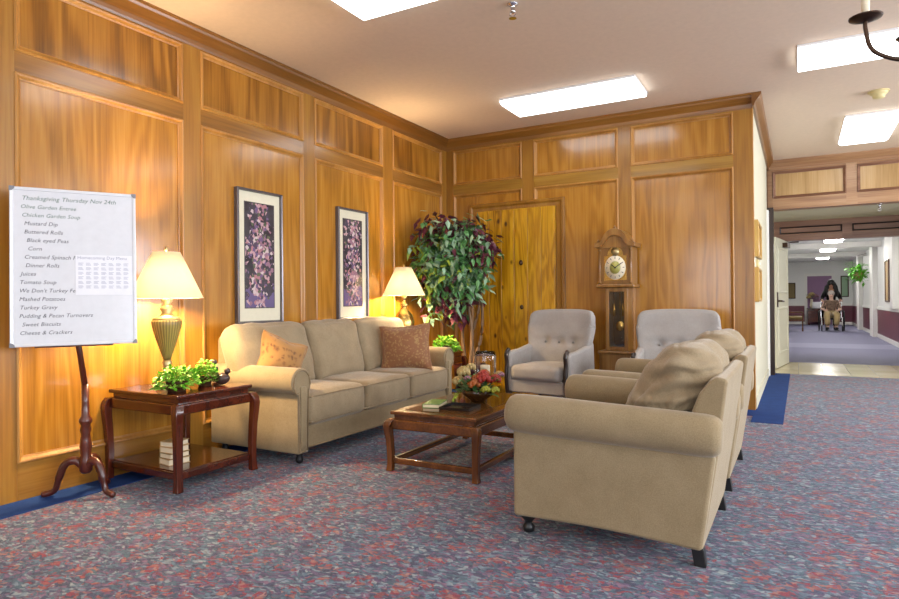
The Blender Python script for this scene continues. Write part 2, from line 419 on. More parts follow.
def soft(bm, half, r, m=None, n=14, puff=(0, 0, 0), sag=0.0, wrinkle=0.0, seed=0, pinch=0.0, func=None):
    """a stuffed cushion: box of half sizes, edge radius r, faces that bulge; built as a subdivided cube"""
    t = BM(); bmesh.ops.create_cube(t, size=2); bmesh.ops.subdivide_edges(t, edges=t.edges, cuts=n, use_grid_fill=True)
    hx = Vector(half)
    for v in t.verts:
        p = v.co.copy()
        p = Vector([math.copysign(abs(c) ** .8, c) for c in p])
        q = Vector((p.x * hx.x, p.y * hx.y, p.z * hx.z))
        inn = Vector([max(-(h - r), min(h - r, c)) for c, h in zip(q, hx)])
        d = q - inn
        if d.length > 1e-9: q = inn + d.normalized() * r
        e = [1 - min(1, abs(c)) ** 2 for c in p]
        q.x += math.copysign(puff[0] * e[1] * e[2], q.x) if abs(p.x) > .3 else 0
        q.y += math.copysign(puff[1] * e[0] * e[2], q.y) if abs(p.y) > .3 else 0
        q.z += puff[2] * e[0] * e[1] * (1 if p.z > 0 else -1) if abs(p.z) > .3 else 0
        if pinch:
            k = abs(p.x * p.z); q.y *= (1 - .55 * max(abs(p.x), abs(p.z)) ** 3); q.x *= 1 + pinch * k ** 3; q.z *= 1 + pinch * k ** 3
            q.x *= 1 - .06 * (1 - abs(p.z) ** 2) * abs(p.x); q.z *= 1 - .06 * (1 - abs(p.x) ** 2) * abs(p.z)
        if wrinkle:
            q += Vector(noise.noise_vector(q * 9 + Vector((seed, seed, 0)))) * wrinkle
        if func: q = func(q, p)
        v.co = (m @ q) if m else q
    me = bpy.data.meshes.new('t'); t.to_mesh(me); t.free(); bm.from_mesh(me); bpy.data.meshes.remove(me)
def RT(loc, rot=(0, 0, 0)): return Matrix.Translation(loc) @ Euler(rot).to_matrix().to_4x4()

# ------------------------------------------------------------------ camera
cam = bpy.data.objects.new('camera', bpy.data.cameras.new('camera')); link(cam)
cam.data.sensor_width = 36; cam.data.lens = 626.3 / 899 * 36; cam.data.clip_start = .05
yaw, pit, rol = .5077, .0022, -.00909
f = Vector((-math.sin(yaw) * math.cos(pit), math.cos(yaw) * math.cos(pit), math.sin(pit)))
r0 = Vector((math.cos(yaw), math.sin(yaw), 0)); u0 = r0.cross(f)
r = math.cos(rol) * r0 + math.sin(rol) * u0; u = -math.sin(rol) * r0 + math.cos(rol) * u0
mw = Matrix((r, u, -f)).transposed().to_4x4(); mw.translation = Vector((0, 0, 1.035)); cam.matrix_world = mw
SC.camera = cam

# ------------------------------------------------------------------ room shell
Y0, X1 = -3.4, 4.6       # wall behind the camera, far right wall
bm = BM(); box(bm, (XL - .1, Y0, -.1), (X1, 9.69, 0)); struct('floor', bm, M['carpet'])
def flat(name, pts, mat, z):
    bm = BM(); prism(bm, pts, z - .004, z, lambda a, b, h: (a, b, h)); return struct(name, bm, mat)
flat('floor', [(XL, Y0), (-3.37, Y0), (-3.37, YB), (XL, YB)], M['bluecarpet'], .004)
flat('floor', [(-3.37, 6.1), (XR, 6.1), (XR, YB), (-3.37, YB)], M['bluecarpet'], .004)
flat('floor', [(XR, 5.79), (-.115, 5.79), (-.1, 9.69), (XR, 9.69)], M['bluecarpet'], .004)
bm = BM(); box(bm, (-.4, 9.69, -.1), (X1, 11.45, .002)); struct('floor', bm, M['tile'])
bm = BM(); box(bm, (-.45, 11.45, -.1), (X1, 28.6, 0)); struct('floor', bm, M['corrcarpet'])
bm = BM(); box(bm, (XL - .1, Y0, ZC), (X1, 9.8, ZC + .1)); struct('ceiling', bm, M['ceiling'])

LM = lambda a, z, d: (XL + d, a, z)      # left wall: a runs along y
BMp = lambda a, z, d: (a, YB - d, z)     # back wall: a runs along x
def wall_boxes(bm, m, a0, a1, z0, z1, d0, d1): box(bm, (a0, z0, d0), (a1, z1, d1), m)
def ring_frame(bm, m, a0, a1, z0, z1, prof):
    rs = []
    for o, d in prof: rs.append([bm.verts.new(m(*c, d)) for c in ((a0 + o, z0 + o), (a1 - o, z0 + o), (a1 - o, z1 - o), (a0 + o, z1 - o))])
    rs.append(rs[0])
    for a, b in zip(rs, rs[1:]):
        for i in range(4): bm.faces.new([a[i], a[(i + 1) % 4], b[(i + 1) % 4], b[i]])
MP = [(-.002, .0), (-.002, .024), (.006, .03), (.014, .028), (.026, .012), (.034, .01), (.034, .0)]
ZL0, ZL1, ZU0, ZU1 = .2, 2.262, 2.376, 2.775
def panelled(name, m, ends, bays, rail_mat, skip=None, crown_mat=None, vmat='stile'):
    """stiles between the bays, rails above and below, a recessed panel with a moulded frame in each bay"""
    A0, A1 = ends
    bm = BM(); wall_boxes(bm, m, A0, A1, 0, ZC, -.1, 0.0)
    W = struct(name, bm, M['stile'])
    edges = [A0] + [x for b in bays for x in b] + [A1]
    for i in range(0, len(edges), 2):
        if edges[i + 1] - edges[i] > .005:
            bm = BM(); wall_boxes(bm, m, edges[i], edges[i + 1], 0, ZC, 0, .02); obj('stile', bm, M[vmat], W)
    for j, (a0, a1) in enumerate(bays):
        for z0, z1 in ((0, ZL0), (ZL1, ZU0), (ZU1, ZC)):
            bm = BM(); wall_boxes(bm, m, a0, a1, z0, z1, 0, .02); obj('rail', bm, rail_mat, W)
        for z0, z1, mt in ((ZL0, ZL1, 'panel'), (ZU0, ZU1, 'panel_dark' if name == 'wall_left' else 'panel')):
            bm = BM(); wall_boxes(bm, m, a0, a1, z0, z1, 0, .004); obj('panel', bm, M[mt], W)
            bm = BM(); ring_frame(bm, m, a0, a1, z0, z1, MP); obj('moulding', bm, M['mould'], W, bevel=0)
    # crown moulding
    prof = [(0, -.125), (.022, -.125), (.026, -.11), (.03, -.085), (.05, -.06), (.075, -.035), (.08, -.018), (.09, -.012), (.09, 0), (0, 0)]
    bm = BM(); prism(bm, prof, A0, A1, lambda d, z, a: m(a, ZC + z, d)); obj('crown_moulding', bm, crown_mat, W)
    return W
bays_l = [(-2.92, -1.89), (-1.75, -.717), (-.575, .455), (.6, 1.628), (1.769, 2.802), (2.945, 3.971), (4.113, 5.115), (5.29, 6.294)]
panelled('wall_left', LM, (Y0, YB), bays_l, M['rail_y'], crown_mat=M['crown'])
bays_b = [(-3.497, -2.642), (-2.50, -1.589), (-1.459, -.517)]
W = panelled('wall_back', BMp, (XL + .02, XR), bays_b, M['rail_x'], crown_mat=M['crown_x'])
# double pine door set over the panelling
bm = BM(); wall_boxes(bm, BMp, -3.2, -2.257, 0, 2.045, .0, .03); 
dr = struct('door_1', bm, M['pine'])
for a0, a1 in ((-3.19, -2.729), (-2.724, -2.262)):
    for k in range(3):
        w_ = (a1 - a0) / 3
        bm = BM(); wall_boxes(bm, BMp, a0 + k * w_ + .002, a0 + (k + 1) * w_ - .002, .01, 2.04, .03, .046); obj('plank', bm, M['pine'], dr, bevel=.003)
for z in (1.445,):
    bm = BM(); ball(bm, (-2.64, YB - .07, z), .022, (1, 1, 1.4)); obj('door_handle', bm, M['blackmetal'], dr, True)
bm = BM(); ball(bm, (-2.64, YB - .06, .96), .02, (1, .8, 1.3)); obj('door_handle', bm, M['blackmetal'], dr, True)
bm = BM(); ring_frame(bm, BMp, -3.29, -2.155, -.12, 2.13, [(0, .0), (0, .03), (.01, .045), (.03, .045), (.05, .032), (.09, .028), (.09, 0)])
struct('trim_1', bm, M['stile'])
# return wall (cream) with its oak end trim and crown
bm = BM(); box(bm, (XR - .12, YB + .0005, 0), (XR, YR, ZC)); WR = struct('wall_return', bm, M['cream'])
prof = [(0, -.12), (.02, -.12), (.03, -.085), (.07, -.035), (.08, -.012), (.08, 0), (0, 0)]
bm = BM(); prism(bm, prof, YB - .09, 9.7, lambda d, z, a: (XR + d, a, ZC + z)); obj('crown_moulding', bm, M['crown'], WR)
bm = BM(); box(bm, (XR, YB - .02, 0), (XR + .006, YB + .07, ZC - .12)); struct('trim_2', bm, M['mould'], bevel=.003)
bm = BM(); box(bm, (XR, YB + .07, 0), (XR + .012, YR, .1)); struct('baseboard_return', bm, M['cream'])
bm = BM(); box(bm, (XR - .1, YR - .14, 0), (XR + .025, YR, 2.2)); struct('trim_3', bm, M['white'], bevel=.006)
bm = BM(); box(bm, (XR - .12, YR, 0), (XR + .078, YR + .17, 2.245)); struct('dark_gap_block', bm, M['darkwood'])  # dark block in place of the shaded gap between casing and door
# beam across the hall, soffit, header over the double doorway
BY = 9.69
bm = BM(); box(bm, (XR - .1, BY + .02, 2.245), (X1, BY + .2, ZC)); BW = struct('wall_beam', bm, M['beam'])
BB = lambda a, z, d: (a, BY + .02 - d, z)
bb = [(-.29, .565), (.688, 1.53), (1.65, 2.5), (2.62, 3.5)]
ed = [XR] + [x for b in bb for x in b] + [X1]
for i in range(0, len(ed), 2):
    bm = BM(); box(bm, (ed[i], 2.245, 0), (ed[i + 1], ZC, .02), BB); obj('stile', bm, M['beam'], BW)
for a0, a1 in bb:
    for z0, z1 in ((2.245, 2.40), (2.765, ZC)):
        bm = BM(); box(bm, (a0, z0, 0), (a1, z1, .02), BB); obj('rail', bm, M['beam'], BW)
    bm = BM(); box(bm, (a0, 2.4, 0), (a1, 2.765, .004), BB); obj('panel', bm, M['beam_panel'], BW)
    bm = BM(); ring_frame(bm, BB, a0, a1, 2.4, 2.765, MP); obj('moulding', bm, M['header'], BW)
bm = BM(); prism(bm, prof, XR, X1, lambda d, z, a: BB(a, ZC + z, d + .02)); obj('crown_moulding', bm, M['beam'], BW)
bm = BM(); box(bm, (XR - .1, BY + .2, 2.245), (X1, 11.3, 2.3)); struct('ceiling', bm, M['cream'])
HY = 11.28
bm = BM(); box(bm, (XR - .1, HY + .02, 1.935), (X1, HY + .18, 2.5)); HW = struct('wall_header', bm, M['header'])
HB = lambda a, z, d: (a, HY + .02 - d, z)
hb = [(-.245, .6), (.73, 1.58), (1.7, 2.55), (2.7, 3.5)]
ed = [XR] + [x for b in hb for x in b] + [X1]
for i in range(0, len(ed), 2):
    bm = BM(); box(bm, (ed[i], 1.935, 0), (ed[i + 1], 2.245, .02), HB); obj('stile', bm, M['header'], HW)
for a0, a1 in hb:
    for z0, z1 in ((1.935, 2.045), (2.155, 2.245)):
        bm = BM(); box(bm, (a0, z0, 0), (a1, z1, .02), HB); obj('rail', bm, M['header'], HW)
    bm = BM(); box(bm, (a0, 2.045, 0), (a1, 2.155, .006), HB); obj('panel', bm, M['header'], HW)
    bm = BM(); ring_frame(bm, HB, a0, a1, 2.045, 2.155, [(o * .6, d) for o, d in MP]); obj('moulding', bm, M['darkwood'], HW)
bm = BM(); box(bm, (XR - .1, 9.7, 0), (XR + .03, HY + .2, 2.245)); struct('wall_vestibule', bm, M['cream'])
bm = BM(); box(bm, (1.78, 9.9, 0), (X1, HY + .18, 2.245)); struct('wall_hall_right', bm, M['cream'])
# open door leaf in the vestibule
DD = bpy.data.objects.new('door_2', None); link(DD); DD['kind'] = 'structure'; DD.location = (-.13, 11.26, 0); DD.rotation_euler = (0, 0, math.radians(-8))
bm = BM(); box(bm, (-.045, -1.02, .01), (0, 0, 1.92)); obj('door_leaf', bm, M['cream'], DD, bevel=.004)
for z0, z1 in ((.2, .9), (1.1, 1.8)):
    bm = BM(); ring_frame(bm, lambda a, z, d: (d, a, z), -.9, -.12, z0, z1, [(0, 0), (.01, .012), (.03, .012), (.04, 0)]); obj('panel_moulding', bm, M['cream'], DD)
bm = BM(); box(bm, (0, -.99, .9), (.012, -.93, 1.12)); tube(bm, [(0, -.96, .99), (.06, -.96, .99), (.065, -.84, .985)], .014); obj('door_handle', bm, M['blackmetal'], DD, bevel=.002)
bm = BM(); box(bm, (.001, -.5, 1.8), (.07, -.25, 1.87)); tube(bm, [(.05, -.3, 1.88), (.16, -.1, 1.9)], .01); obj('door_closer', bm, M['blackmetal'], DD, bevel=.004)
# enclosing walls beyond the frame
def windowed(name, m, A0, A1, wins, z0, z1, e):
    bm = BM(); e_ = [A0] + [x for w_ in wins for x in w_] + [A1]
    for i in range(0, len(e_), 2): box(bm, (e_[i], 0, -.1), (e_[i + 1], ZC, 0), m)
    for a, b in wins: box(bm, (a, 0, -.1), (b, z0, 0), m); box(bm, (a, z1, -.1), (b, ZC, 0), m)
    struct(name, bm, M['cream'])
    for i, (a, b) in enumerate(wins):
        bm = BM(); ring_frame(bm, m, a, b, z0, z1, [(0, -.06), (0, .02), (.05, .02), (.05, -.06)])
        wn = struct('window_%d' % (1 + i + (name == 'wall_right') * 2), bm, M['white'])
        bm = BM(); c = (a + b) / 2; box(bm, (c - .02, z0, -.05), (c + .02, z1, -.02), m); obj('mullion', bm, M['white'], wn)
        bm = BM(); box(bm, (a + .05, z0 + .05, -.045), (b - .05, z1 - .05, -.04), m); obj('window_glass', bm, M['pane'], wn)
        ld = bpy.data.lights.new('unseen_window_light', 'AREA'); ld.shape = 'RECTANGLE'; ld.size = b - a - .1; ld.size_y = z1 - z0 - .1; ld.energy = e; ld.color = (.86, .91, 1)
        lo = bpy.data.objects.new('unseen_window_light', ld); link(lo); p0 = Vector(m((a + b) / 2, (z0 + z1) / 2, .03)); p1 = Vector(m((a + b) / 2, (z0 + z1) / 2, 1)); lo.location = p0
        lo.rotation_euler = (p1 - p0).to_track_quat('-Z', 'Y').to_euler()
windowed('wall_rear', lambda a, z, d: (a, Y0 + d, z), XL - .1, X1, [(-2.4, -.2), (.8, 3.0)], .7, 2.4, 50)  # unseen rear windows and their area lights, added to brighten room and ceiling
windowed('wall_right', lambda a, z, d: (X1 - d, a, z), Y0 - .1, 28.6, [(-1.5, .9), (2.2, 4.6), (6.0, 8.4)], .7, 2.4, 175)

# ------------------------------------------------------------------ corridor
CX0, CX1, CY1, CZ = -.42, 1.8, 28.0, 2.42
def cwall(name, a, b): bm = BM(); box(bm, a, b); return struct(name, bm, M['offwhite'])
cw = cwall('wall_corridor_left', (CX0 - .1, 11.46, 0), (CX0, CY1, CZ))
bm = BM(); box(bm, (CX0, 11.5, .1), (CX0 + .012, CY1, .72)); obj('wainscot', bm, M['burgundy'], cw)
bm = BM(); box(bm, (CX0, 11.5, .72), (CX0 + .03, CY1, .79)); obj('chair_rail', bm, M['white'], cw)
bm = BM(); box(bm, (CX0, 11.5, 0), (CX0 + .02, CY1, .1)); obj('skirting', bm, M['white'], cw)
cw = cwall('wall_corridor_right', (CX1, 11.46, 0), (CX1 + .1, CY1, CZ))
bm = BM(); box(bm, (CX1 - .012, 11.5, .1), (CX1, CY1, .72)); obj('wainscot', bm, M['burgundy'], cw)
bm = BM(); box(bm, (CX1 - .03, 11.5, .72), (CX1, CY1, .79)); obj('chair_rail', bm, M['white'], cw)
bm = BM(); box(bm, (CX1 - .02, 11.5, 0), (CX1, CY1, .1)); obj('skirting', bm, M['white'], cw)
cw = cwall('wall_corridor_end', (CX0, CY1, 0), (CX1, CY1 + .1, CZ))
for a0, a1 in ((CX0, .30), (1.15, CX1)):
    bm = BM(); box(bm, (a0, CY1 - .012, .1), (a1, CY1, .72)); obj('wainscot', bm, M['burgundy'], cw)
    bm = BM(); box(bm, (a0, CY1 - .03, .72), (a1, CY1, .79)); obj('chair_rail', bm, M['white'], cw)
    bm = BM(); box(bm, (a0, CY1 - .02, 0), (a1, CY1, .1)); obj('skirting', bm, M['white'], cw)
bm = BM(); box(bm, (CX0 - .1, 11.46, CZ), (CX1 + .1, CY1 + .1, CZ + .1)); struct('ceiling', bm, M['offwhite'])
for y in (12.9, 15.3, 18.6, 22.6):
    bm = BM(); box(bm, (CX0, y, CZ - .13), (CX1, y + .35, CZ)); struct('trim_5', bm, M['white'], bevel=.004)
for y, x, y1_, zb_ in ((15.6, 1.69, 16.9, .79), (19.5, 1.69, 20.3, 0), (23.6, 1.68, 24.4, 0)):
    bm = BM(); box(bm, (x, y, zb_), (CX1, y1_, CZ - .02)); struct('trim_6', bm, M['white'], bevel=.004)
# mauve alcove door at the corridor end
bm = BM(); box(bm, (.32, CY1 - .012, 0), (1.13, CY1, 1.86)); d3 = struct('door_3', bm, M['purple'])
bm = BM(); box(bm, (.22, CY1 - .05, 0), (.32, CY1, 1.96)); box(bm, (1.13, CY1 - .05, 0), (1.23, CY1, 1.96)); box(bm, (.32, CY1 - .05, 1.86), (1.13, CY1, 1.96)); obj('door_frame', bm, M['white'], d3, bevel=.004)
bm = BM(); box(bm, (.4, CY1 - .02, 1.0), (1.05, CY1 - .012, 1.7)); obj('door_panel', bm, M['purple'], d3, bevel=.004)

# console with flowers and a white box in front of that door
t = thing('console_table', 'small reddish brown cabinet at the far end of the corridor, left of the wheelchair', 'table', (.62, 27.6, 0))
bm = BM(); box(bm, (-.3, -.2, .1), (.25, .2, .6)); obj('cabinet_body', bm, M['mahogany'], t, bevel=.01)
bm = BM(); box(bm, (-.33, -.23, .6), (.28, .2, .63)); obj('table_top', bm, M['mahogany'], t, bevel=.006)
for sx in (-.26, .21):
    for sy in (-.16, .16):
        bm = BM(); cbox(bm, (sx, sy, .05), (.05, .05, .1)); obj('leg', bm, M['mahogany_z'], t)
bm = BM(); box(bm, (-.14, -.16, .631), (.14, .04, .86)); o = obj('letter_box', bm, M['paper'], bevel=.006); o.location = (.62, 27.6, 0)
tag(o, 'white box standing on the small cabinet at the corridor end', 'box')
def flowers(name, label, loc, vase_prof, vmat, heads, leaves_n, seed, sc=1.0, cat='flower arrangement'):
    t = thing(name, label, cat, loc)
    bm = BM(); lathe(bm, vase_prof, n=20); obj('vase', bm, vmat, t, True)
    rnd = random.Random(seed)
    for mt, lst in heads:
        bm = BM()
        for (x, y, z, r) in lst:
            for k in range(16):
                a = k * 2.4; tt = k / 16; rr = r * (.25 + .75 * tt)
                p = Vector((x + math.cos(a) * rr * .75, y + math.sin(a) * rr * .75, z + r * .5 * (1 - tt)))
                ball(bm, p, r * .42, (1, .55, .9), 6, 5, (rnd.uniform(-.5, .5), rnd.uniform(-.4, .4), a))
        obj('blossom', bm, mt, t, True)
    bm = BM()
    for k in range(leaves_n):
        a = rnd.uniform(0, 2 * PI); z = vase_prof[-1][1]; l = rnd.uniform(.06, .12) * sc
        q_ = rnd.uniform(.02, .09); leaf(bm, Vector((math.cos(a) * q_ * sc, math.sin(a) * q_ * sc, z + rnd.uniform(0, .1) * sc)), a, rnd.uniform(-.1, .8), l, l * .35)
    obj('leaves', bm, M['leaf1'], t)
    return t
def leaf(bm, p, az, el, l, w, roll=0.0):
    d = Vector((math.cos(az) * math.cos(el), math.sin(az) * math.cos(el), math.sin(el)))
    s = Vector((-math.sin(az), math.cos(az), 0)); n = d.cross(s)
    s = s * math.cos(roll) + n * math.sin(roll); n = d.cross(s)
    a = bm.verts.new(p); m = bm.verts.new(p + d * l * .5 - n * l * .02); t = bm.verts.new(p + d * l + Vector((0, 0, -l * .18)))
    b1 = bm.verts.new(p + d * l * .35 + s * w * .5 + n * -w * .12); b2 = bm.verts.new(p + d * l * .35 - s * w * .5 + n * -w * .12)
    c1 = bm.verts.new(p + d * l * .7 + s * w * .33 + n * -w * .1); c2 = bm.verts.new(p + d * l * .7 - s * w * .33 + n * -w * .1)
    bm.faces.new((a, b1, m)); bm.faces.new((b1, c1, m)); bm.faces.new((c1, t, m))
    bm.faces.new((a, m, b2)); bm.faces.new((b2, m, c2)); bm.faces.new((c2, m, t))
flowers('flower_vase', 'vase of pale and pink flowers on the cabinet at the corridor end', (.46, 27.75, .631), [(.04, 0), (.07, .1), (.04, .3), (.05, .34)], M['candle'],
        [(M['creampetal'], [(0, 0, .5, .13), (-.1, -.03, .4, .1)]), (M['pink'], [(.13, 0, .44, .12)])], 14, 3, 1.6)
# chair by the corridor's left wall
t = thing('corridor_chair', 'small wooden armchair with brown cushion against the corridor left wall', 'chair', (-.1, 22.3, 0), .0)
bm = BM(); soft(bm, (.22, .24, .05), .04, RT((0, 0, .42)), 6); obj('seat', bm, M['olivecover'], t, True)
bm = BM(); box(bm, (-.24, -.26, .32), (.24, .26, .37)); obj('seat_frame', bm, M['walnut'], t, bevel=.006)
bm = BM(); box(bm, (-.25, -.24, .55), (-.2, .24, .84)); obj('backrest', bm, M['walnut'], t, bevel=.01)
for sx in (-.22, .22):
    for sy in (-.23, .23):
        bm = BM(); cbox(bm, (sx, sy, .16 if sx > 0 else .3), (.045, .045, .32 if sx > 0 else .6)); obj('leg', bm, M['walnut_z'], t)
bm = BM(); tube(bm, [(-.22, -.25, .58), (.22, -.25, .58), (.22, -.25, .33)], .02); obj('armrest', bm, M['walnut'], t)
bm = BM(); tube(bm, [(-.22, .25, .58), (.22, .25, .58), (.22, .25, .33)], .02); obj('armrest', bm, M['walnut'], t)
# pictures in the corridor
def picture(name, label, loc, w, h, rz, print_mat, frame_mat, cat='picture'):
    t = thing(name, label, cat, loc, rz)     # hangs in local x-z plane, facing -y
    bm = BM(); ring_frame(bm, lambda a, z, d: (a, -d, z), -w / 2, w / 2, 0, h, [(0, 0), (0, .025), (.02, .03), (.035, .02), (.035, 0)]); obj('frame', bm, frame_mat, t)
    bm = BM(); box(bm, (-w / 2 + .03, -.012, .03), (w / 2 - .03, 0, h - .03)); obj('picture_print', bm, print_mat, t)
    return t
picture('framed_picture', 'small dark framed picture on the corridor end wall, left of the mauve door', (-.22, CY1 - .002, 1.0), .28, .62, 0, M['olivecover'], M['blackmetal'])
picture('framed_picture', 'narrow dark framed picture on the corridor end wall, right of the mauve door', (1.55, CY1 - .002, 1.05), .26, .8, 0, M['leaf2'], M['blackmetal'])
t = picture('framed_picture', 'tall narrow framed picture on the white pilaster of the corridor right wall', (1.688, 16.3, .93), .62, .9, PI / 2, M['creamcover'], M['walnut_z'])
t.rotation_euler = (0, 0, -PI / 2)
# hanging plant on the right
t = thing('hanging_plant', 'bushy green plant hanging high on the corridor right wall', 'plant', (1.44, 20.4, 1.72))
bm = BM(); lathe(bm, [(.06, -.2), (.11, -.1), (.12, 0), (.1, 0), (.09, -.05)], n=14, cap=False); obj('pot', bm, M['creamcover'], t, True)
bm = BM()
for k in range(220):
    a = random.uniform(0, 2 * PI); leaf(bm, Vector((random.gauss(0, .09), random.gauss(0, .09), random.gauss(-.02, .11))), a, random.uniform(-.9, .7), .17, .07)
obj('foliage', bm, M['lime'], t)
bm = BM(); tube(bm, [(0, 0, 0), (0, 0, .45), (.2, 0, .5)], .006); obj('hanger', bm, M['blackmetal'], t)
# ceiling fixtures of the corridor
fx = None
for i, y in enumerate((14.2, 17.2, 20.6, 24.6)):
    lab = 'bright fluorescent light on the corridor ceiling, %s' % ['nearest of the four, above the doorway header', 'second of the four from the doorway', 'third of the four from the doorway', 'farthest of the four, near the end wall'][i]
    if fx is None:
        fx = thing('corridor_light', lab, 'ceiling light', (.75, y, CZ), 0, 'corridor ceiling lights')
        bm = BM(); box(bm, (-.2, -.5, -.03), (.2, .5, 0)); obj('fixture_body', bm, M['fixture'], fx)
        bm = BM(); box(bm, (-.18, -.48, -.07), (.18, .48, -.03)); obj('diffuser', bm, M['corrlight'], fx, bevel=.02)
    else: dup(fx, (.75, y, CZ), 0, lab, 'corridor ceiling lights')

# ------------------------------------------------------------------ people
def skin(name, verts, edges, mat, parent, root=0, sub=1):
    me = bpy.data.meshes.new(name); me.from_pydata([v[:3] for v in verts], edges, []); me.materials.append(mat)
    o = bpy.data.objects.new(name, me); link(o, parent)
    o.modifiers.new('skin', 'SKIN'); sv = me.skin_vertices[0].data
    for i, v in enumerate(verts):
        r = v[3]; sv[i].radius = (r, r) if not isinstance(r, tuple) else r; sv[i].use_root = (i == root)
    s = o.modifiers.new('sub', 'SUBSURF'); s.levels = sub + 1; s.render_levels = sub + 1
    for m in o.modifiers:
        if m.type == 'SKIN': m.use_smooth_shade = True
    return o
def chain(V, E, start, pts):
    prev = start
    for p in pts: V.append(p); E.append((prev, len(V) - 1)); prev = len(V) - 1
    return prev
def face(t, c, r, tilt=0):
    pass
def person(label, loc, seated):
    t = thing('person', label, 'person', loc)
    H = Vector((0, -.02, 1.1)) if seated else Vector((0, -.12, 1.43))
    V = [(0, .02 if seated else .12, .5 if seated else .88, .13)]; E = []
    ch = chain(V, E, 0, [(0, .06, .68, .125), (0, .04, .84, .135), (0, .02, .93, .08), (0, 0, .985, .05), (H.x, H.y, H.z - .03, .07), (H.x, H.y - .005, H.z + .05, .085)] if seated else
               [(0, .1, 1.02, .115), (0, .03, 1.17, .13), (0, -.03, 1.27, .08), (0, -.07, 1.33, .05), (H.x, H.y, H.z - .03, .065), (H.x, H.y - .005, H.z + .05, .08)])
    ctr = 2; hands = []
    for s in (-1, 1):
        if seated:
            e = chain(V, E, ctr, [(s * .17, .03, .88, .06), (s * .24, .0, .68, .045), (s * .2, -.2, .66, .036), (s * .17, -.27, .65, .03)])
            hands.append((Vector(V[e][:3]), Vector((-s * .3, -1, -.2))))
            chain(V, E, 0, [(s * .1, -.02, .5, .095), (s * .13, -.4, .51, .075), (s * .12, -.42, .3, .055), (s * .11, -.4, .14, .04), (s * .12, -.5, .09, .04), (s * .12, -.57, .085, .03)])
        else:
            e = chain(V, E, ctr, [(s * .17, .0, 1.2, .055), (s * .24, -.05, 1.0, .042), (s * .25, -.2, .94, .034), (s * .25, -.26, .93, .03)])
            hands.append((Vector(V[e][:3]), Vector((-s * .1, -1, -.3))))
            chain(V, E, 0, [(s * .1, .12, .84, .09), (s * .11, .1, .48, .065), (s * .11, .16, .12, .045), (s * .11, .1, .05, .04), (s * .11, .0, .04, .03)])
    body = skin('body', V, E, M['skin2' if seated else 'skin'], t)
    for h, d in hands:                                     # five fingers on each hand
        d.normalize(); sd = d.cross(Vector((0, 0, 1))).normalized()
        for k, ln in enumerate((.055, .075, .08, .072, .058)):
            off = sd * (k - 2) * .016
            bm = BM(); st = h + off * (1.4 if k == 0 else 1)
            tube(bm, [st, st + d * ln * .5 + off * .4, st + d * ln * .85 + Vector((0, 0, -.02))], [.011, .01, .008], 6); obj('finger', bm, M['skin2' if seated else 'skin'], t, True)
    for s in (-1, 1):
        bm = BM(); ball(bm, (H.x + s * .03, H.y - .083, H.z + .03), .011, u=8, v=6); obj('eye', bm, M['hairblack'], t, True)
    bm = BM(); ball(bm, (H.x, H.y - .095, H.z + .0), .014, (.8, 1.1, 1.3), 8, 6); obj('nose', bm, M['skin2' if seated else 'skin'], t, True)
    bm = BM(); ball(bm, (H.x, H.y - .082, H.z - .04), .02, (1.2, .5, .35), 8, 6); obj('mouth', bm, M['red'], t, True)
    bm = BM()
    if seated:
        ball(bm, (H.x, H.y + .03, H.z + .06), .1, (.98, 1, .95), 14, 10); obj('hair', bm, M['hairgrey'], t, True)
    else:
        ball(bm, (H.x, H.y + .025, H.z + .06), .112, (1.0, .98, 1.05), 14, 10)
        for s in (-1, 1):
            tube(bm, [(s * .07, -.1, 1.5), (s * .12, -.11, 1.38), (s * .15, -.1, 1.22), (s * .16, -.12, 1.05)], [.05, .06, .06, .03], 8)
        tube(bm, [(0, -.04, 1.5), (0, .02, 1.35), (0, .12, 1.1)], [.09, .13, .09], 10, .6)
        obj('hair', bm, M['hairblack'], t, True)
    # clothing
    V = []; E = []
    if seated:
        V = [(0, .02, .5, .14)]; chain(V, E, 0, [(0, .05, .68, .135), (0, .04, .84, .14), (0, .02, .94, .08)])
        for s in (-1, 1): chain(V, E, 2, [(s * .16, .03, .9, .065), (s * .22, .0, .69, .052), (s * .2, -.15, .66, .043)])
        skin('patterned_top', V, E, M['burgcloth'], t)
        V = [(0, .02, .5, .13)]; E = []
        for s in (-1, 1): chain(V, E, 0, [(s * .1, -.04, .51, .12), (s * .13, -.4, .52, .095), (s * .12, -.43, .3, .085), (s * .11, -.41, .17, .08)])
        skin('trousers', V, E, M['khaki'], t)
        for s in (-1, 1):
            bm = BM(); soft(bm, (.045, .12, .04), .035, RT((s * .12, -.49, .1)), 5); obj('shoe', bm, M['black'], t, True)
    else:
        V = [(0, .12, .85, .15)]; chain(V, E, 0, [(0, .1, 1.02, .14), (0, .03, 1.17, .15), (0, -.03, 1.26, .09)])
        for s in (-1, 1): chain(V, E, 2, [(s * .17, .0, 1.2, .075), (s * .25, -.05, 1.0, .06), (s * .255, -.17, .95, .05)])
        skin('black_jacket', V, E, M['blackcloth'], t)
        V = [(0, .12, .85, .13)]; E = []
        for s in (-1, 1): chain(V, E, 0, [(s * .1, .12, .82, .11), (s * .11, .1, .48, .085), (s * .11, .16, .12, .075)])
        skin('trousers', V, E, M['blackcloth'], t)
        for s in (-1, 1):
            bm = BM(); soft(bm, (.045, .13, .04), .035, RT((s * .11, .08, .045)), 5); obj('shoe', bm, M['black'], t, True)
    return t
PX, PY = .9, 22.7
person('person seated in a wheelchair in patterned top and khaki trousers, facing the camera', (PX, PY, 0), True)
person('person with long black hair and black clothes pushing the wheelchair', (PX + .02, PY + .62, 0), False)
t = thing('wheelchair', 'black wheelchair with the seated person, far down the corridor', 'wheelchair', (PX, PY, 0))
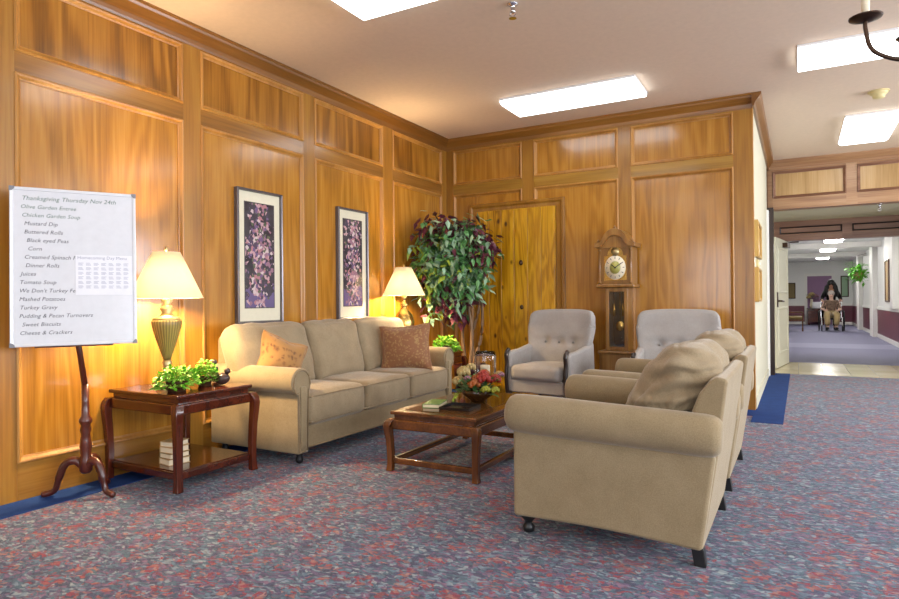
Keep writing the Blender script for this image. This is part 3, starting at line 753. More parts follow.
for s in (-1, 1):
    bm = BM(); m = Matrix.Rotation(PI / 2, 4, 'Y')
    R_ = [Vector((s * .33, .12 + .3 * math.cos(a), .3 + .3 * math.sin(a))) for a in [2 * PI * i / 28 for i in range(29)]]
    tube(bm, R_, .02, 8, up=(1, 0, 0)); w_ = obj('wheel', bm, M['black'], t, True)
    bm = BM()
    for k in range(12): a = k * PI / 6; tube(bm, [(s * .33, .12, .3), (s * .33, .12 + .29 * math.cos(a), .3 + .29 * math.sin(a))], .004, 4)
    obj('spokes', bm, M['chrome'], w_)
    bm = BM(); R_ = [Vector((s * .27, -.42 + .08 * math.cos(a), .1 + .08 * math.sin(a))) for a in [2 * PI * i / 16 for i in range(17)]]
    tube(bm, R_, .018, 6, up=(1, 0, 0)); obj('caster', bm, M['black'], t, True)
    bm = BM(); tube(bm, [(s * .27, .32, .92), (s * .27, .24, .9), (s * .27, .22, .4), (s * .27, .2, .3)], .014, 6); tube(bm, [(s * .27, .22, .4), (s * .27, -.35, .42), (s * .27, -.42, .12)], .014, 6); obj('side_frame', bm, M['chrome'], t)
    bm = BM(); soft(bm, (.03, .18, .02), .015, RT((s * .29, -.02, .62)), 4); obj('armrest', bm, M['black'], t, True)
    bm = BM(); soft(bm, (.06, .1, .008), .006, RT((s * .12, -.5, .045)), 3); obj('footrest', bm, M['black'], t, True)
bm = BM(); box(bm, (-.26, -.3, .36), (.26, .2, .4)); obj('seat', bm, M['blackcloth'], t, bevel=.01)
bm = BM(); box(bm, (-.26, .2, .42), (.26, .22, .86)); obj('backrest', bm, M['blackcloth'], t, bevel=.008)

# ------------------------------------------------------------------ ceiling lights of the lounge
proto = None
lights = [(-1.83, 3.06, 'fluorescent ceiling light cut by the top edge, above the sofa'),
          (-1.79, 5.565, 'fluorescent ceiling light in front of the back wall, above the grey armchairs'),
          (.63, 5.57, 'fluorescent ceiling light behind the chandelier, at the right edge of the picture'),
          (.63, 3.11, 'fluorescent ceiling light above the chandelier'), (.63, .57, 'fluorescent ceiling light above the camera'),
          (-1.84, .57, 'fluorescent ceiling light left of the camera, near the whiteboard'), (3.1, 5.62, 'fluorescent ceiling light to the right of the lounge, far'),
          (3.1, 3.11, 'fluorescent ceiling light to the right of the lounge, middle'), (3.1, .57, 'fluorescent ceiling light to the right of the lounge, near'),
          (-1.84, -1.97, 'fluorescent ceiling light behind the camera on the left'), (.63, -1.97, 'fluorescent ceiling light behind the camera')]
for x, y, lab in lights:
    if proto is None:
        proto = thing('ceiling_light', lab, 'ceiling light', (x, y, ZC), 0, 'fluorescent lights of the lounge ceiling')
        bm = BM(); box(bm, (-.62, -.25, -.022), (.62, .25, 0)); obj('fixture_body', bm, M['fixture'], proto, bevel=.004)
        bm = BM(); pr = [(-.25, -.022), (-.25, -.035), (-.22, -.056), (.22, -.056), (.25, -.035), (.25, -.022)]
        prism(bm, pr, -.615, .615, lambda a, z, h: (h, a, z)); obj('diffuser', bm, M['diffuser'], proto, bevel=.015, seg=3)
    else: dup(proto, (x, y, ZC), 0, lab, 'fluorescent lights of the lounge ceiling')
dup(proto, (.69, 8.25, ZC), PI / 2, 'fluorescent ceiling light in the hall in front of the wooden beam', 'fluorescent lights of the lounge ceiling')

def sprinkler(loc, lab):
    t = thing('sprinkler', lab, 'sprinkler', loc)
    bm = BM(); lathe(bm, [(.035, 0), (.035, -.006), (.015, -.012), (.012, -.04), (.018, -.045), (.018, -.055), (.01, -.06)], n=16); obj('escutcheon', bm, M['chrome'], t, True)
    bm = BM(); tube(bm, [(-.014, 0, -.05), (-.02, 0, -.07), (0, 0, -.09)], .004, 6); tube(bm, [(.014, 0, -.05), (.02, 0, -.07), (0, 0, -.09)], .004, 6); obj('frame_arms', bm, M['chrome'], t)
    bm = BM(); lathe(bm, [(.024, -.09), (.024, -.094), (.004, -.094)], n=14); obj('deflector', bm, M['chrome'], t)
sprinkler((-1.56, 3.66, ZC), 'chrome fire sprinkler on the lounge ceiling between two lights')
sprinkler((.94, 9.85, 2.245), 'small fire sprinkler under the wooden beam in the hall')
t = thing('smoke_detector', 'round cream smoke detector on the hall ceiling', 'smoke detector', (.66, 6.9, ZC))
bm = BM(); lathe(bm, [(.075, 0), (.075, -.015), (.066, -.03), (.05, -.035), (.05, -.055), (.035, -.065), (.001, -.065)], n=24); obj('housing', bm, M['aged'], t, True)
bm = BM(); lathe(bm, [(.085, 0), (.085, -.008), (.001, -.008)], n=24); obj('mounting_plate', bm, M['aged'], t)

# ------------------------------------------------------------------ chandelier
t = thing('chandelier', 'dark brass chandelier with candle arms at the top right corner', 'chandelier', (.497, 2.393, 1.848))
bm = BM(); lathe(bm, [(.001, -.16), (.02, -.15), (.035, -.11), (.015, -.08), (.03, -.03), (.05, .0), (.03, .05), (.014, .1), (.02, .2), (.012, .3), (.012, 1.0)], n=16); obj('column', bm, M['blackmetal'], t, True)
bm = BM(); lathe(bm, [(.06, 1.06), (.06, 1.04), (.03, 1.0), (.01, .98)], n=16); obj('canopy', bm, M['blackmetal'], t, True)
for k in range(6):
    a = math.radians(179 + 60 * k); c, s = math.cos(a), math.sin(a); R_ = .30
    P = lambda rr, z: (c * rr, s * rr, z)
    bm = BM(); tube(bm, spline([P(.03, 0), P(.1, -.07), P(.2, -.075), P(.28, -.03), P(R_, .04), P(R_, .07)], 5), .0065, 8); arm = obj('arm', bm, M['blackmetal'], t, True)
    bm = BM(); lathe(bm, [(.006, .066), (.02, .068), (.046, .078), (.048, .082), (.02, .074), (.012, .08)], c=(c * R_, s * R_, 0), n=18); obj('drip_pan', bm, M['blackmetal'], arm, True)
    bm = BM(); lathe(bm, [(.012, .076), (.012, .17), (.004, .174)], c=(c * R_, s * R_, 0), n=12); obj('candle_sleeve', bm, M['candle'], arm, True)
    bm = BM(); lathe(bm, [(.006, .172), (.014, .19), (.012, .21), (.001, .245)], c=(c * R_, s * R_, 0), n=10); obj('candle_bulb', bm, M['paper'], arm, True)

# ------------------------------------------------------------------ framed prints over the sofa
for i, (y0, y1, lab) in enumerate(((3.243, 3.705, 'tall framed floral print on the oak wall, left of the pair over the sofa'), (4.396, 4.838, 'tall framed floral print on the oak wall, right of the pair, beside the brass lamp'))):
    yc = (y0 + y1) / 2; w_ = (y1 - y0) / 2; h = 1.01
    t = thing('framed_print', lab, 'picture', (XL + .006, yc, .878), 0, 'floral prints over the sofa')
    m = lambda a, z, d: (d, a, z)
    bm = BM(); ring_frame(bm, m, -w_, w_, 0, h, [(0, 0), (0, .034), (.006, .04), (.016, .036), (.02, .022), (.02, 0)]); obj('frame', bm, M['artframe'] if 'artframe' in M else M.setdefault('artframe', plain('mauve_grey_frame', srgb('#6c6668'), .25, .5)), t)
    bm = BM(); box(bm, (.0, -w_ + .015, .015), (.016, w_ - .015, h - .015)); obj('mat_board', bm, M.setdefault('matb', plain('cream_mat_board', srgb('#d9d3bb'), .25)), t)
    bm = BM(); box(bm, (.016, -w_ + .085, .12), (.019, w_ - .085, h - .1)); obj('print', bm, art('floral_print_%d' % i, 3.3 + i * 5), t)
    bm = BM(); ring_frame(bm, lambda a, z, d: (d + .016, a, z), -w_ + .079, w_ - .079, .114, h - .094, [(0, 0), (0, .003), (.008, .003), (.008, 0)]); obj('mat_fillet', bm, M['artframe'], t)

# ------------------------------------------------------------------ things on the return wall
def wallthing(name, label, cat, y0, y1, z0, z1, th, mat):
    t = thing(name, label, cat, (XR, (y0 + y1) / 2, z0)); hw, h = (y1 - y0) / 2, z1 - z0
    m = lambda a, z, d: (d, a, z)
    bm = BM(); ring_frame(bm, m, -hw, hw, 0, h, [(0, 0), (0, th), (.012, th + .005), (.03, th), (.03, 0)]); obj('frame', bm, M['plaque'], t)
    bm = BM(); box(bm, (0, -hw + .02, .02), (th - .01, hw - .02, h - .02)); obj('plate', bm, mat, t)
wallthing('wall_plaque', 'framed wooden plaque on the cream return wall, upper of the two', 'plaque', 6.6, 7.25, 1.43, 1.78, .03, M['plaque'])
wallthing('wall_plaque', 'framed wooden plaque on the cream return wall, lower of the two', 'plaque', 6.6, 7.2, 1.0, 1.33, .03, M['plaque'])
t = thing('wall_switch', 'ivory switch plate between the two plaques on the return wall', 'switch', (XR, 6.95, 1.345))
bm = BM(); box(bm, (0, -.12, 0), (.02, .12, .07)); obj('switch_plate', bm, M['aged'], t, bevel=.003)
for k in (-.06, 0, .06):
    bm = BM(); box(bm, (.02, k - .008, .025), (.03, k + .008, .045)); obj('toggle', bm, M['white'], t)

# ------------------------------------------------------------------ sofa and club chairs
def roll_arm_profile(w, zb, zr, rr, over):
    """side panel with a roll on top that overhangs outwards; u across (outside = +), v up"""
    pts = [(-w / 2, zb), (w / 2, zb), (w / 2, zr - rr * .75)]
    cx = over
    n = 20
    a0, a1 = -math.radians(55), math.radians(215)
    for i in range(n + 1):
        a = a0 + (a1 - a0) * i / n; pts.append((cx + rr * math.cos(a), zr + rr * math.sin(a)))
    return pts
def arm(bm, side, yc, x0, x1, zb, zr, rr, over, w, droop=0.0, cuts=8):
    pts = roll_arm_profile(w, zb, zr, rr, over)
    prism(bm, pts, x0, x1, lambda u_, v_, h: (h, yc + side * u_, v_ - droop * (h - x1) / (x0 - x1)))
def welt(bm, pts, r=.006): tube(bm, pts, r, 6)

# sofa: local +x is the front, y runs along it
SL = 2.08
t = thing('sofa', 'long tan three-seat sofa with rolled arms against the oak wall', 'sofa', (-3.15, 3.97, 0))
hy = SL / 2; AR = .088; ac = hy - AR           # arm roll centre
xb, xf_ = -.40, .40
bm = BM(); pts = [(xb, .1), (xf_ - .01, .1), (xf_ - .01, .27), (xb, .27)]
prism(bm, [(a_, min(b_, .245)) for a_, b_ in pts], -ac, ac, lambda a, b, h: (a, h, b)); base = obj('base', bm, M['tan'], t, bevel=.015)
bm = BM(); welt(bm, [(xf_ - .008, -ac + .06, .105), (xf_ - .008, ac - .06, .105)]); obj('piping', bm, M['tan_dark'], base, True)
bm = BM(); pts = [(-.40, .1), (-.2, .1), (-.24, .5), (-.29, .78), (-.31, .81), (-.36, .815), (-.40, .79)]
prism(bm, pts, -hy + .1, hy - .1, lambda a, b, h: (a, h, b)); obj('back_frame', bm, M['tan'], t, bevel=.025, seg=3)
for s in (-1, 1):
    bm = BM(); arm(bm, s, s * (ac + .0), xf_, xb, .075, .53, AR, .01, .085, -.0)
    A_ = obj('arm', bm, M['tan'], t, bevel=.022, seg=3, angle=50)
    prof = roll_arm_profile(.085, .075, .53, AR, .01)
    bm = BM(); ring = [Vector((xf_ + .002, s * (ac + .0) + s * (u_ * .84), .3 + (v_ - .3) * .955)) for u_, v_ in prof]; ring.append(ring[0])
    welt(bm, ring, .006); obj('piping', bm, M['tan_dark'], A_, True)
    bm = BM(); soft(bm, (.01, .026, .2), .008, RT((xf_ + .002, s * ac, .3)), 5); obj('front_panel', bm, M['tan'], A_, True)
cw_ = (2 * (ac - .044)) / 3
for k in (-1, 0, 1):
    bm = BM(); soft(bm, (.315, cw_ / 2 - .003, .105), .045, RT((.105, k * cw_, .345)), 16, (.015, .0, .02), wrinkle=.006, seed=k * 7)
    c_ = obj('seat_cushion', bm, M['tan_soft'], t, True)
    for zz in (.265, .428):
        bm = BM(); q = cw_ / 2 - .02; welt(bm, spline([(.0, k * cw_ - q - .012, zz), (.39, k * cw_ - q - .012, zz), (.415, k * cw_ - q + .02, zz), (.424, k * cw_, zz + .004), (.415, k * cw_ + q - .02, zz), (.39, k * cw_ + q + .012, zz), (0, k * cw_ + q + .012, zz)], 5), .005); obj('piping', bm, M['tan_dark'], c_, True)
for k in (-1, 0, 1):
    off = k * cw_ * 1.03
    hw = cw_ / 2 + (.06 if k else .0) ; off += k * .05
    bm = BM(); soft(bm, (.085, hw, .235), .06, RT((-.155, off, .645), (0, -.28, 0)), 16, (.045, .0, .02), wrinkle=.011, seed=k * 3 + 11)
    c_ = obj('back_cushion', bm, M['tan_soft'], t, True)
for x in (.34, -.34):
    for s in (-1, 1):
        bm = BM(); lathe(bm, [(.012, 0), (.024, .01), (.026, .03), (.018, .05), (.03, .075), (.034, .1)], c=(x, s * (ac - .03), 0), n=14); obj('foot', bm, M['black'], t, True)

# throw pillows
t = thing('throw_pillow', 'small golden damask pillow leaning in the near end of the sofa', 'pillow', (-3.14, 3.22, .475))
bm = BM(); soft(bm, (.17, .055, .17), .05, RT((0, 0, .155), (math.radians(-18), .38, math.radians(62))), 14, (0, .04, 0), pinch=.10, wrinkle=.012, seed=3); obj('pillow_cover', bm, M['goldpillow'], t, True)
t = thing('throw_pillow', 'large rust paisley pillow standing in the far end of the sofa', 'pillow', (-2.97, 4.55, .44))
bm = BM(); soft(bm, (.215, .06, .2), .055, RT((0, 0, .19), (math.radians(-12), -.06, math.radians(28))), 14, (0, .045, 0), pinch=.12, wrinkle=.006, seed=9); p_ = obj('pillow_cover', bm, M['paisley'], t, True)

# club chair: local -x is the front
def club_chair():
    t = thing('club_chair', 'tan club armchair with rolled arms in the foreground, nearest of the pair', 'armchair', (-.70, 2.965, 0), 0, 'tan club armchairs with their backs to the hall')
    ac, AR = .37, .084
    x0, x1 = -.40, .385                     # front, rear at floor
    bm = BM(); prism(bm, [(x0, .1), (x1 - .02, .08), (x1, .28), (x0, .28)], -ac, ac, lambda a, b, h: (a, h, b)); obj('base', bm, M['tan'], t, bevel=.015)
    # back frame: leaning slab with a flat outer panel
    bm = BM(); pts = [(.372, .065), (.20, .1), (.30, .5), (.362, .665), (.40, .72), (.43, .738), (.468, .728), (.425, .4)]
    prism(bm, pts, -ac - .03, ac + .03, lambda a, b, h: (a, h, b)); b_ = obj('back_frame', bm, M['tan'], t, bevel=.014, seg=3, angle=25)
    for s in (-1, 1):
        bm = BM()
        # side panel whose lower edge bows gently, and the padded roll along its top
        N = 14; rings = []
        for i in range(N + 1):
            q = i / N; x = x0 + q * (x1 - .012 - x0); lo = .09 + .012 * math.sin(PI * q) - .018 * q; hi = .47 - .03 * q
            rings.append([bm.verts.new((x, s * (ac - .06), lo)), bm.verts.new((x, s * (ac + .06), lo)), bm.verts.new((x + .052 * q ** 4, s * (ac + .06), hi)), bm.verts.new((x + .052 * q ** 4, s * (ac - .06), hi))])
        for a, b in zip(rings, rings[1:]):
            for j in range(4): bm.faces.new([a[j], a[(j + 1) % 4], b[(j + 1) % 4], b[j]])
        bm.faces.new(rings[0]); bm.faces.new(rings[-1][::-1])
        A_ = obj('arm', bm, M['tan'], t, bevel=.016, seg=3, angle=50)
        bm = BM(); pts_, rad_ = [], []
        xa, xz = x0 - .028, x1 + .062
        for q, e in ((0, .55), (.004, .7), (.014, .85), (.035, .96), (.07, 1), (.25, 1.02), (.5, 1), (.75, .99), (.93, .98), (.965, .94), (.985, .84), (.996, .7), (1, .55)):
            pts_.append((xa + q * (xz - xa), s * (ac + .034), .541 - .03 * q)); rad_.append(AR * e)
        tube(bm, pts_, rad_, 28); obj('arm_roll', bm, M['tan'], A_, True)
    bm = BM(); soft(bm, (.33, .31, .085), .04, RT((-.105, 0, .36)), 14, (.01, 0, .025), wrinkle=.006, seed=4); obj('seat_cushion', bm, M['tan_soft'], t, True)
    def wr(q, p):
        # deep horizontal folds on the ends of the cushion
        k = abs(p.y) ** 2.2
        q.y += math.copysign(1, p.y) * .020 * math.sin((q.z * .8 - q.x * .6) * 95 + 5 * noise.noise(q * 7)) * k
        return q
    bm = BM(); soft(bm, (.125, .325, .225), .105, RT((.235, 0, .622), (0, .60, 0)), 26, (.045, .035, .03), wrinkle=.018, seed=21, func=wr); obj('back_cushion', bm, M['tan_soft'], t, True)
    for s in (-1, 1):
        bm = BM(); lathe(bm, [(.012, 0), (.026, .008), (.028, .03), (.016, .045), (.022, .055), (.04, .075), (.042, .1)], c=(x0 + .04, s * (ac - .02), 0), n=16); obj('foot', bm, M['black'], t, True)
        bm = BM(); prism(bm, [(x1 - .06, .085), (x1 - .01, .07), (x1 - .0, 0), (x1 - .045, 0)], s * ac - .022, s * ac + .022, lambda a, b, h: (a, h, b)); obj('foot', bm, M['black'], t, bevel=.004)
    return t
cc = club_chair()
dup(cc, (-.70, 4.05, 0), 0, 'tan club armchair with rolled arms, farther of the pair, behind the near one')

# grey button-back chairs; local -y is the front
def grey_chair():
    t = thing('wing_chair', 'grey button-back armchair beside the pine door, left of the clock', 'armchair', (-2.06, 5.72, 0), math.radians(-9), 'grey button-back armchairs by the back wall')
    # backrest slab with rounded wider top
    def bk(q, p):
        zz = (q.z + .34) / .68
        S_ = lambda e: max(0, min(1, e)) ** 2 * (3 - 2 * max(0, min(1, e)))
        q.x *= .80 + .2 * S_(zz / .8) - .04 * S_((zz - .7) / .3)
        # tufting row
        d = 0
        for bx in (-.15, 0, .15):
            dd = (q.x - bx) ** 2 + (q.z - .02) ** 2
            d += .035 * math.exp(-dd / .0014)
        d += .014 * math.exp(-((q.z - .02) ** 2) / .0008) * S_((.34 - abs(q.x)) / .1)
        if p.y < 0: q.y += d
        q.y -= .05 * abs(p.x) ** 3 * (1 if zz > .3 else zz / .3)        # wings curve forward
        q.z -= .03 * abs(p.x) ** 4 if p.z > .5 else 0
        return q
    bm = BM(); soft(bm, (.36, .06, .34), .055, RT((0, .19, .60), (math.radians(-12), 0, 0)), 30, (0, .02, .01), func=bk); b_ = obj('backrest', bm, M['grey'], t, True)
    bm = BM()
    for bx in (-.15, 0, .15): ball(bm, (bx, .137, .625), .011, (1, .6, 1), 10, 8)
    obj('buttons', bm, M['greybutton'], b_, True)
    bm = BM(); soft(bm, (.265, .26, .07), .045, RT((0, -.09, .36)), 14, (0, .01, .015), wrinkle=.003); obj('seat_cushion', bm, M['grey'], t, True)
    bm = BM(); box(bm, (-.29, -.32, .17), (.29, .25, .295)); obj('seat_base', bm, M['grey'], t, bevel=.02)
    for s in (-1, 1):
        bm = BM(); pts = [(-.31, .17), (-.31, .53), (-.27, .555), (-.1, .565), (.1, .60), (.19, .64), (.21, .3), (.2, .17)]
        prism(bm, pts, s * .275, s * .345, lambda a, b, h: (h, a, b)); A_ = obj('arm', bm, M['grey'], t, bevel=.025, seg=3)
        bm = BM(); tube(bm, spline([(s * .31, -.315, .15), (s * .31, -.335, .3), (s * .31, -.325, .45), (s * .31, -.335, .53), (s * .31, -.29, .57)], 4), [.018] * 16 + [.022], 8); obj('arm_post', bm, M['darkwood'], A_, True)
        bm = BM(); tube(bm, [(s * .29, -.3, .18), (s * .295, -.31, .1), (s * .28, -.32, 0)], [.025, .02, .014], 8); obj('leg', bm, M['darkwood'], t, True)
        bm = BM(); tube(bm, [(s * .28, .2, .18), (s * .28, .23, .1), (s * .28, .27, 0)], [.022, .018, .013], 8); obj('leg', bm, M['darkwood'], t, True)
    return t
gc = grey_chair()
dup(gc, (-.925, 5.68, 0), math.radians(4), 'grey button-back armchair right of the clock, partly hidden by the tan armchairs')

# ------------------------------------------------------------------ tables
def ming_table(t, x0, x1, y0, y1, H, wz, wx, shelf):
    """moulded top over a recessed waist, aprons, legs that curve out at the shoulder"""
    bm = BM(); box(bm, (x0 + .01, y0 + .01, H - .022), (x1 - .01, y1 - .01, H)); top = obj('table_top', bm, wx, t, bevel=.007, seg=3)
    bm = BM(); box(bm, (x0 + .03, y0 + .03, H - .05), (x1 - .03, y1 - .03, H - .022)); obj('waist', bm, wx, t)
    aH = .06
    for (a, b) in (((x0 + .02, y0 + .005), (x1 - .02, y0 + .035)), ((x0 + .02, y1 - .035), (x1 - .02, y1 - .005)), ((x0 + .005, y0 + .02), (x0 + .035, y1 - .02)), ((x1 - .035, y0 + .02), (x1 - .005, y1 - .02))):
        bm = BM(); box(bm, (a[0], a[1], H - .05 - aH), (b[0], b[1], H - .05)); obj('apron', bm, wx, t, bevel=.01, seg=3)
    for sx, x in ((-1, x0), (1, x1)):
        for sy, y in ((-1, y0), (1, y1)):
            bm = BM(); pr = [(.0, .0, .0), (.0, -.006, .022), (.05, -.008, .0205), (.15, -.010, .019), (.35, -.010, .020), (.6, -.006, .021), (.78, .0, .023), (.87, .002, .024), (.94, -.004, .026), (1.0, -.016, .026)]
            zt = H - .048
            rings = []
            for q, off, hw in pr[1:]:
                cx, cy = x + sx * off - sx * 0.004, y + sy * off - sy * 0.004; z = zt * q
                rings.append([bm.verts.new((cx + a * hw, cy + b * hw, z)) for a, b in ((-1, -1), (1, -1), (1, 1), (-1, 1))])
            for a, b in zip(rings, rings[1:]):
                for k in range(4): bm.faces.new([a[k], a[(k + 1) % 4], b[(k + 1) % 4], b[k]])
            bm.faces.new(rings[0]); bm.faces.new(rings[-1])
            obj('leg', bm, wz, t, bevel=.006)
    if shelf:
        bm = BM(); box(bm, (x0 + .03, y0 + .03, .09), (x1 - .03, y1 - .03, .11)); obj('shelf', bm, wx, t, bevel=.004)
    z0, z1 = (.065, .105) if shelf else (.045, .08)
    for (a, b) in (((x0 + .03, y0 + .012), (x1 - .03, y0 + .04)), ((x0 + .03, y1 - .04), (x1 - .03, y1 - .012)), ((x0 + .012, y0 + .03), (x0 + .04, y1 - .03)), ((x1 - .04, y0 + .03), (x1 - .012, y1 - .03))):
        bm = BM(); box(bm, (a[0], a[1], z0), (b[0], b[1], z1)); obj('stretcher', bm, wx, t, bevel=.006)
    return top
t = thing('end_table', 'reddish mahogany end table with low shelf beside the near end of the sofa', 'table', (-3.27, 2.53, 0))
ming_table(t, -.32, .32, -.28, .28, .53, M['mahogany_z'], M['mahogany'], True)
dup(t, (-3.26, 5.32, 0), 0, 'mahogany end table hidden behind the far arm of the sofa, under the brass lamp')
t = thing('coffee_table', 'low walnut coffee table with glass-topped frame between sofa and armchairs', 'coffee table', (-1.885, 3.67, 0))
top = ming_table(t, -.315, .295, -.51, .51, .365, M['walnut_z'], M['walnut'], False)
bm = BM(); box(bm, (-.235, -.43, .3655), (.215, .43, .3675)); obj('glass_inset', bm, M.setdefault('inset', plain('amber_glass', srgb('#5a3c1a'), .05)), t)

# books on the lower shelf
for i, (w_, d_, h_, mt, lab) in enumerate(((.11, .13, .035, 'creamcover', 'thick tan book, lowest in the stack on the end table shelf'), (.105, .125, .03, 'olivecover', 'olive book second from the bottom of the stack on the end table shelf'),
        (.105, .12, .035, 'creamcover', 'tan book third from the bottom of the stack on the end table shelf'), (.1, .12, .03, 'creamcover', 'pale book on top of the stack on the end table shelf'))):
    z = .1105 + sum((.035, .03, .035, .03)[:i]) + i * .0008
    t = thing('book', lab, 'book', (-3.17, 2.4, z), .1 * (i - 1.5), 'books stacked on the end table shelf')
    bm = BM(); box(bm, (-w_ / 2, -d_ / 2, 0), (w_ / 2, d_ / 2, .003)); box(bm, (-w_ / 2, -d_ / 2, h_ - .003), (w_ / 2, d_ / 2, h_)); box(bm, (-w_ / 2, -d_ / 2, .003), (-w_ / 2 + .003, d_ / 2, h_ - .003)); obj('cover', bm, M[mt], t)
    bm = BM(); box(bm, (-w_ / 2 + .003, -d_ / 2 + .004, .003), (w_ / 2 - .005, d_ / 2 - .004, h_ - .003)); obj('pages', bm, M['candle'], t)

# lamps
def lamp_light(t, z, e):
    ld = bpy.data.lights.new('bulb_light', 'POINT'); ld.energy = e; ld.color = (1, .71, .38); ld.shadow_soft_size = .06
    lo = bpy.data.objects.new('bulb_light', ld); link(lo, t); lo.location = (0, 0, z)
def shade(bm, r0, r1, z0, z1, n=40):
    lathe(bm, [(r0, z0), (r1, z1), (r1 - .003, z1), (r0 - .003, z0)], n=n, cap=False)
    # close the wall of the shade
t = thing('table_lamp', 'table lamp with ribbed olive vase base and white shade on the near end table', 'lamp', (-3.345, 2.485, .531))
bm = BM(); lathe(bm, [(.07, 0), (.07, .02), (.05, .035), (.025, .06), (.02, .12), (.03, .15), (.018, .165)], n=28); obj('foot', bm, M['gold'], t, True)
bm = BM(); lathe(bm, [(.02, .162), (.03, .19), (.05, .25), (.07, .315), (.084, .37), (.087, .395), (.08, .405), (.06, .408)], n=60); obj('vase_body', bm, M['ribbed'], t, True)
bm = BM(); lathe(bm, [(.078, .398), (.08, .415), (.04, .43), (.028, .45), (.04, .47), (.03, .49), (.018, .5), (.034, .52), (.02, .54), (.012, .56), (.012, .6)], n=24); obj('neck', bm, M['gold'], t, True)
bm = BM(); shade(bm, .21, .08, .535, .815); obj('lamp_shade', bm, M['shade'], t, True)
bm = BM(); lathe(bm, [(.012, .6), (.028, .63), (.03, .65), (.001, .68)], n=16); obj('bulb', bm, M['bulb'], t, True)
bm = BM(); tube(bm, [(-.081, 0, .81), (.081, 0, .81)], .003, 6); lathe(bm, [(.006, .82), (.012, .83), (.008, .845), (.001, .855)], n=10); obj('finial', bm, M['gold'], t, True)
lamp_light(t, .645, 150)
t = thing('table_lamp', 'brass table lamp with white shade behind the far end of the sofa', 'lamp', (-3.37, 5.14, .531))
bm = BM(); lathe(bm, [(.08, 0), (.08, .02), (.055, .04), (.03, .06), (.05, .1), (.09, .19), (.1, .3), (.085, .37), (.04, .42), (.025, .45), (.045, .47), (.022, .49), (.016, .52), (.032, .545), (.014, .57), (.012, .65)], n=32); obj('base', bm, M['brass'], t, True)
bm = BM(); shade(bm, .21, .078, .56, .835); obj('lamp_shade', bm, M['shade'], t, True)
bm = BM(); lathe(bm, [(.012, .64), (.028, .67), (.03, .7), (.001, .73)], n=16); obj('bulb', bm, M['bulb'], t, True)
bm = BM(); lathe(bm, [(.006, .83), (.012, .845), (.008, .86), (.001, .87)], n=10); tube(bm, [(-.078, 0, .83), (.078, 0, .83)], .003, 6); obj('finial', bm, M['brass'], t, True)
lamp_light(t, .66, 130)

# leafy plants in pots
def bushy(name, label, loc, r, h, n, ll, potr, poth, seed, mats=('lime', 'lime2'), sx=1.0, sy=1.0):
    rnd = random.Random(seed); t = thing(name, label, 'plant', loc)
    bm = BM(); lathe(bm, [(potr * .8, 0), (potr, poth), (potr * 1.05, poth), (potr * .9, poth - .008), (potr * .85, poth - .01)], n=20); obj('pot', bm, M['brownpot'], t, True)
    for mi, mt in enumerate(mats):
        bm = BM()
        for k in range(n // len(mats)):
            a = rnd.uniform(0, 2 * PI); q = rnd.random() ** .5; rr = r * q
            z = poth + h * (1 - q * q) * rnd.uniform(.2, 1) - (.05 * (q > .8)) * rnd.random()
            leaf(bm, Vector((math.cos(a) * rr * sx, math.sin(a) * rr * sy, max(.03, z))), a + rnd.uniform(-.9, .9), rnd.uniform(-.4, .9), ll * rnd.uniform(.7, 1.2), ll * .55, rnd.uniform(-.6, .6))
        obj('foliage', bm, M[mt], t)
    bm = BM()
    for k in range(14):
        a = k * .45; tube(bm, [(0, 0, poth), (math.cos(a) * r * .4 * sx, math.sin(a) * r * .4 * sy, poth + h * .6), (math.cos(a) * r * .8 * sx, math.sin(a) * r * .8 * sy, poth + h * .35)], .0025, 5)
    obj('stems', bm, M['leaf4'], t)
bushy('potted_plant', 'bright green trailing plant in a low brown pot on the near end table', (-3.12, 2.38, .531), .115, .1, 520, .036, .06, .055, 5, sx=.75, sy=1.15)
bushy('potted_plant', 'bright green trailing plant beside the bird figurines on the near end table', (-3.17, 2.615, .531), .08, .105, 300, .034, .045, .055, 8, sx=.8, sy=1.0)
bushy('potted_plant', 'green leafy plant behind the far arm of the sofa, beside the tree', (-3.05, 5.4, .531), .12, .11, 320, .05, .06, .06, 15)

# bird figurines
for (x, y, s, rz, lab) in ((-3.1, 2.69, .95 / .95, .6, 'dark mottled bird figurine at the right edge of the near end table'), (-3.25, 2.76, .9, 2.6, 'dark upright bird figurine behind the plant on the near end table')):
    t = thing('bird_figurine', lab, 'figurine', (x, y, .531), rz)
    bm = BM(); ball(bm, (0, 0, .037 * s), .036 * s, (1.25, .95, 1), 16, 10, (0, -.3, 0)); bmesh.ops.create_cone
    if s < 1: ball(bm, (0, 0, .075), .026, (.9, .9, 1.3), 12, 8)
    obj('body', bm, M['bird'], t, True)
    hz = .085 * s if s == 1 else .125
    bm = BM(); ball(bm, (.028 * s, 0, hz), .02 * s, (1, 1, 1), 12, 8); obj('head', bm, M['bird'], t, True)
    bm = BM(); lathe(bm, [(.007, 0), (.001, .02)], m=Matrix.Rotation(PI / 2, 4, 'Y'), c=(.044 * s, 0, hz), n=8); obj('beak', bm, M['creamcover'], t, True)
    bm = BM(); lathe(bm, [(.014, 0), (.004, .045)], m=Matrix.Rotation(-PI / 2.3, 4, 'Y'), c=(-.03 * s, 0, .04 * s), n=8); obj('tail', bm, M['bird'], t, True)

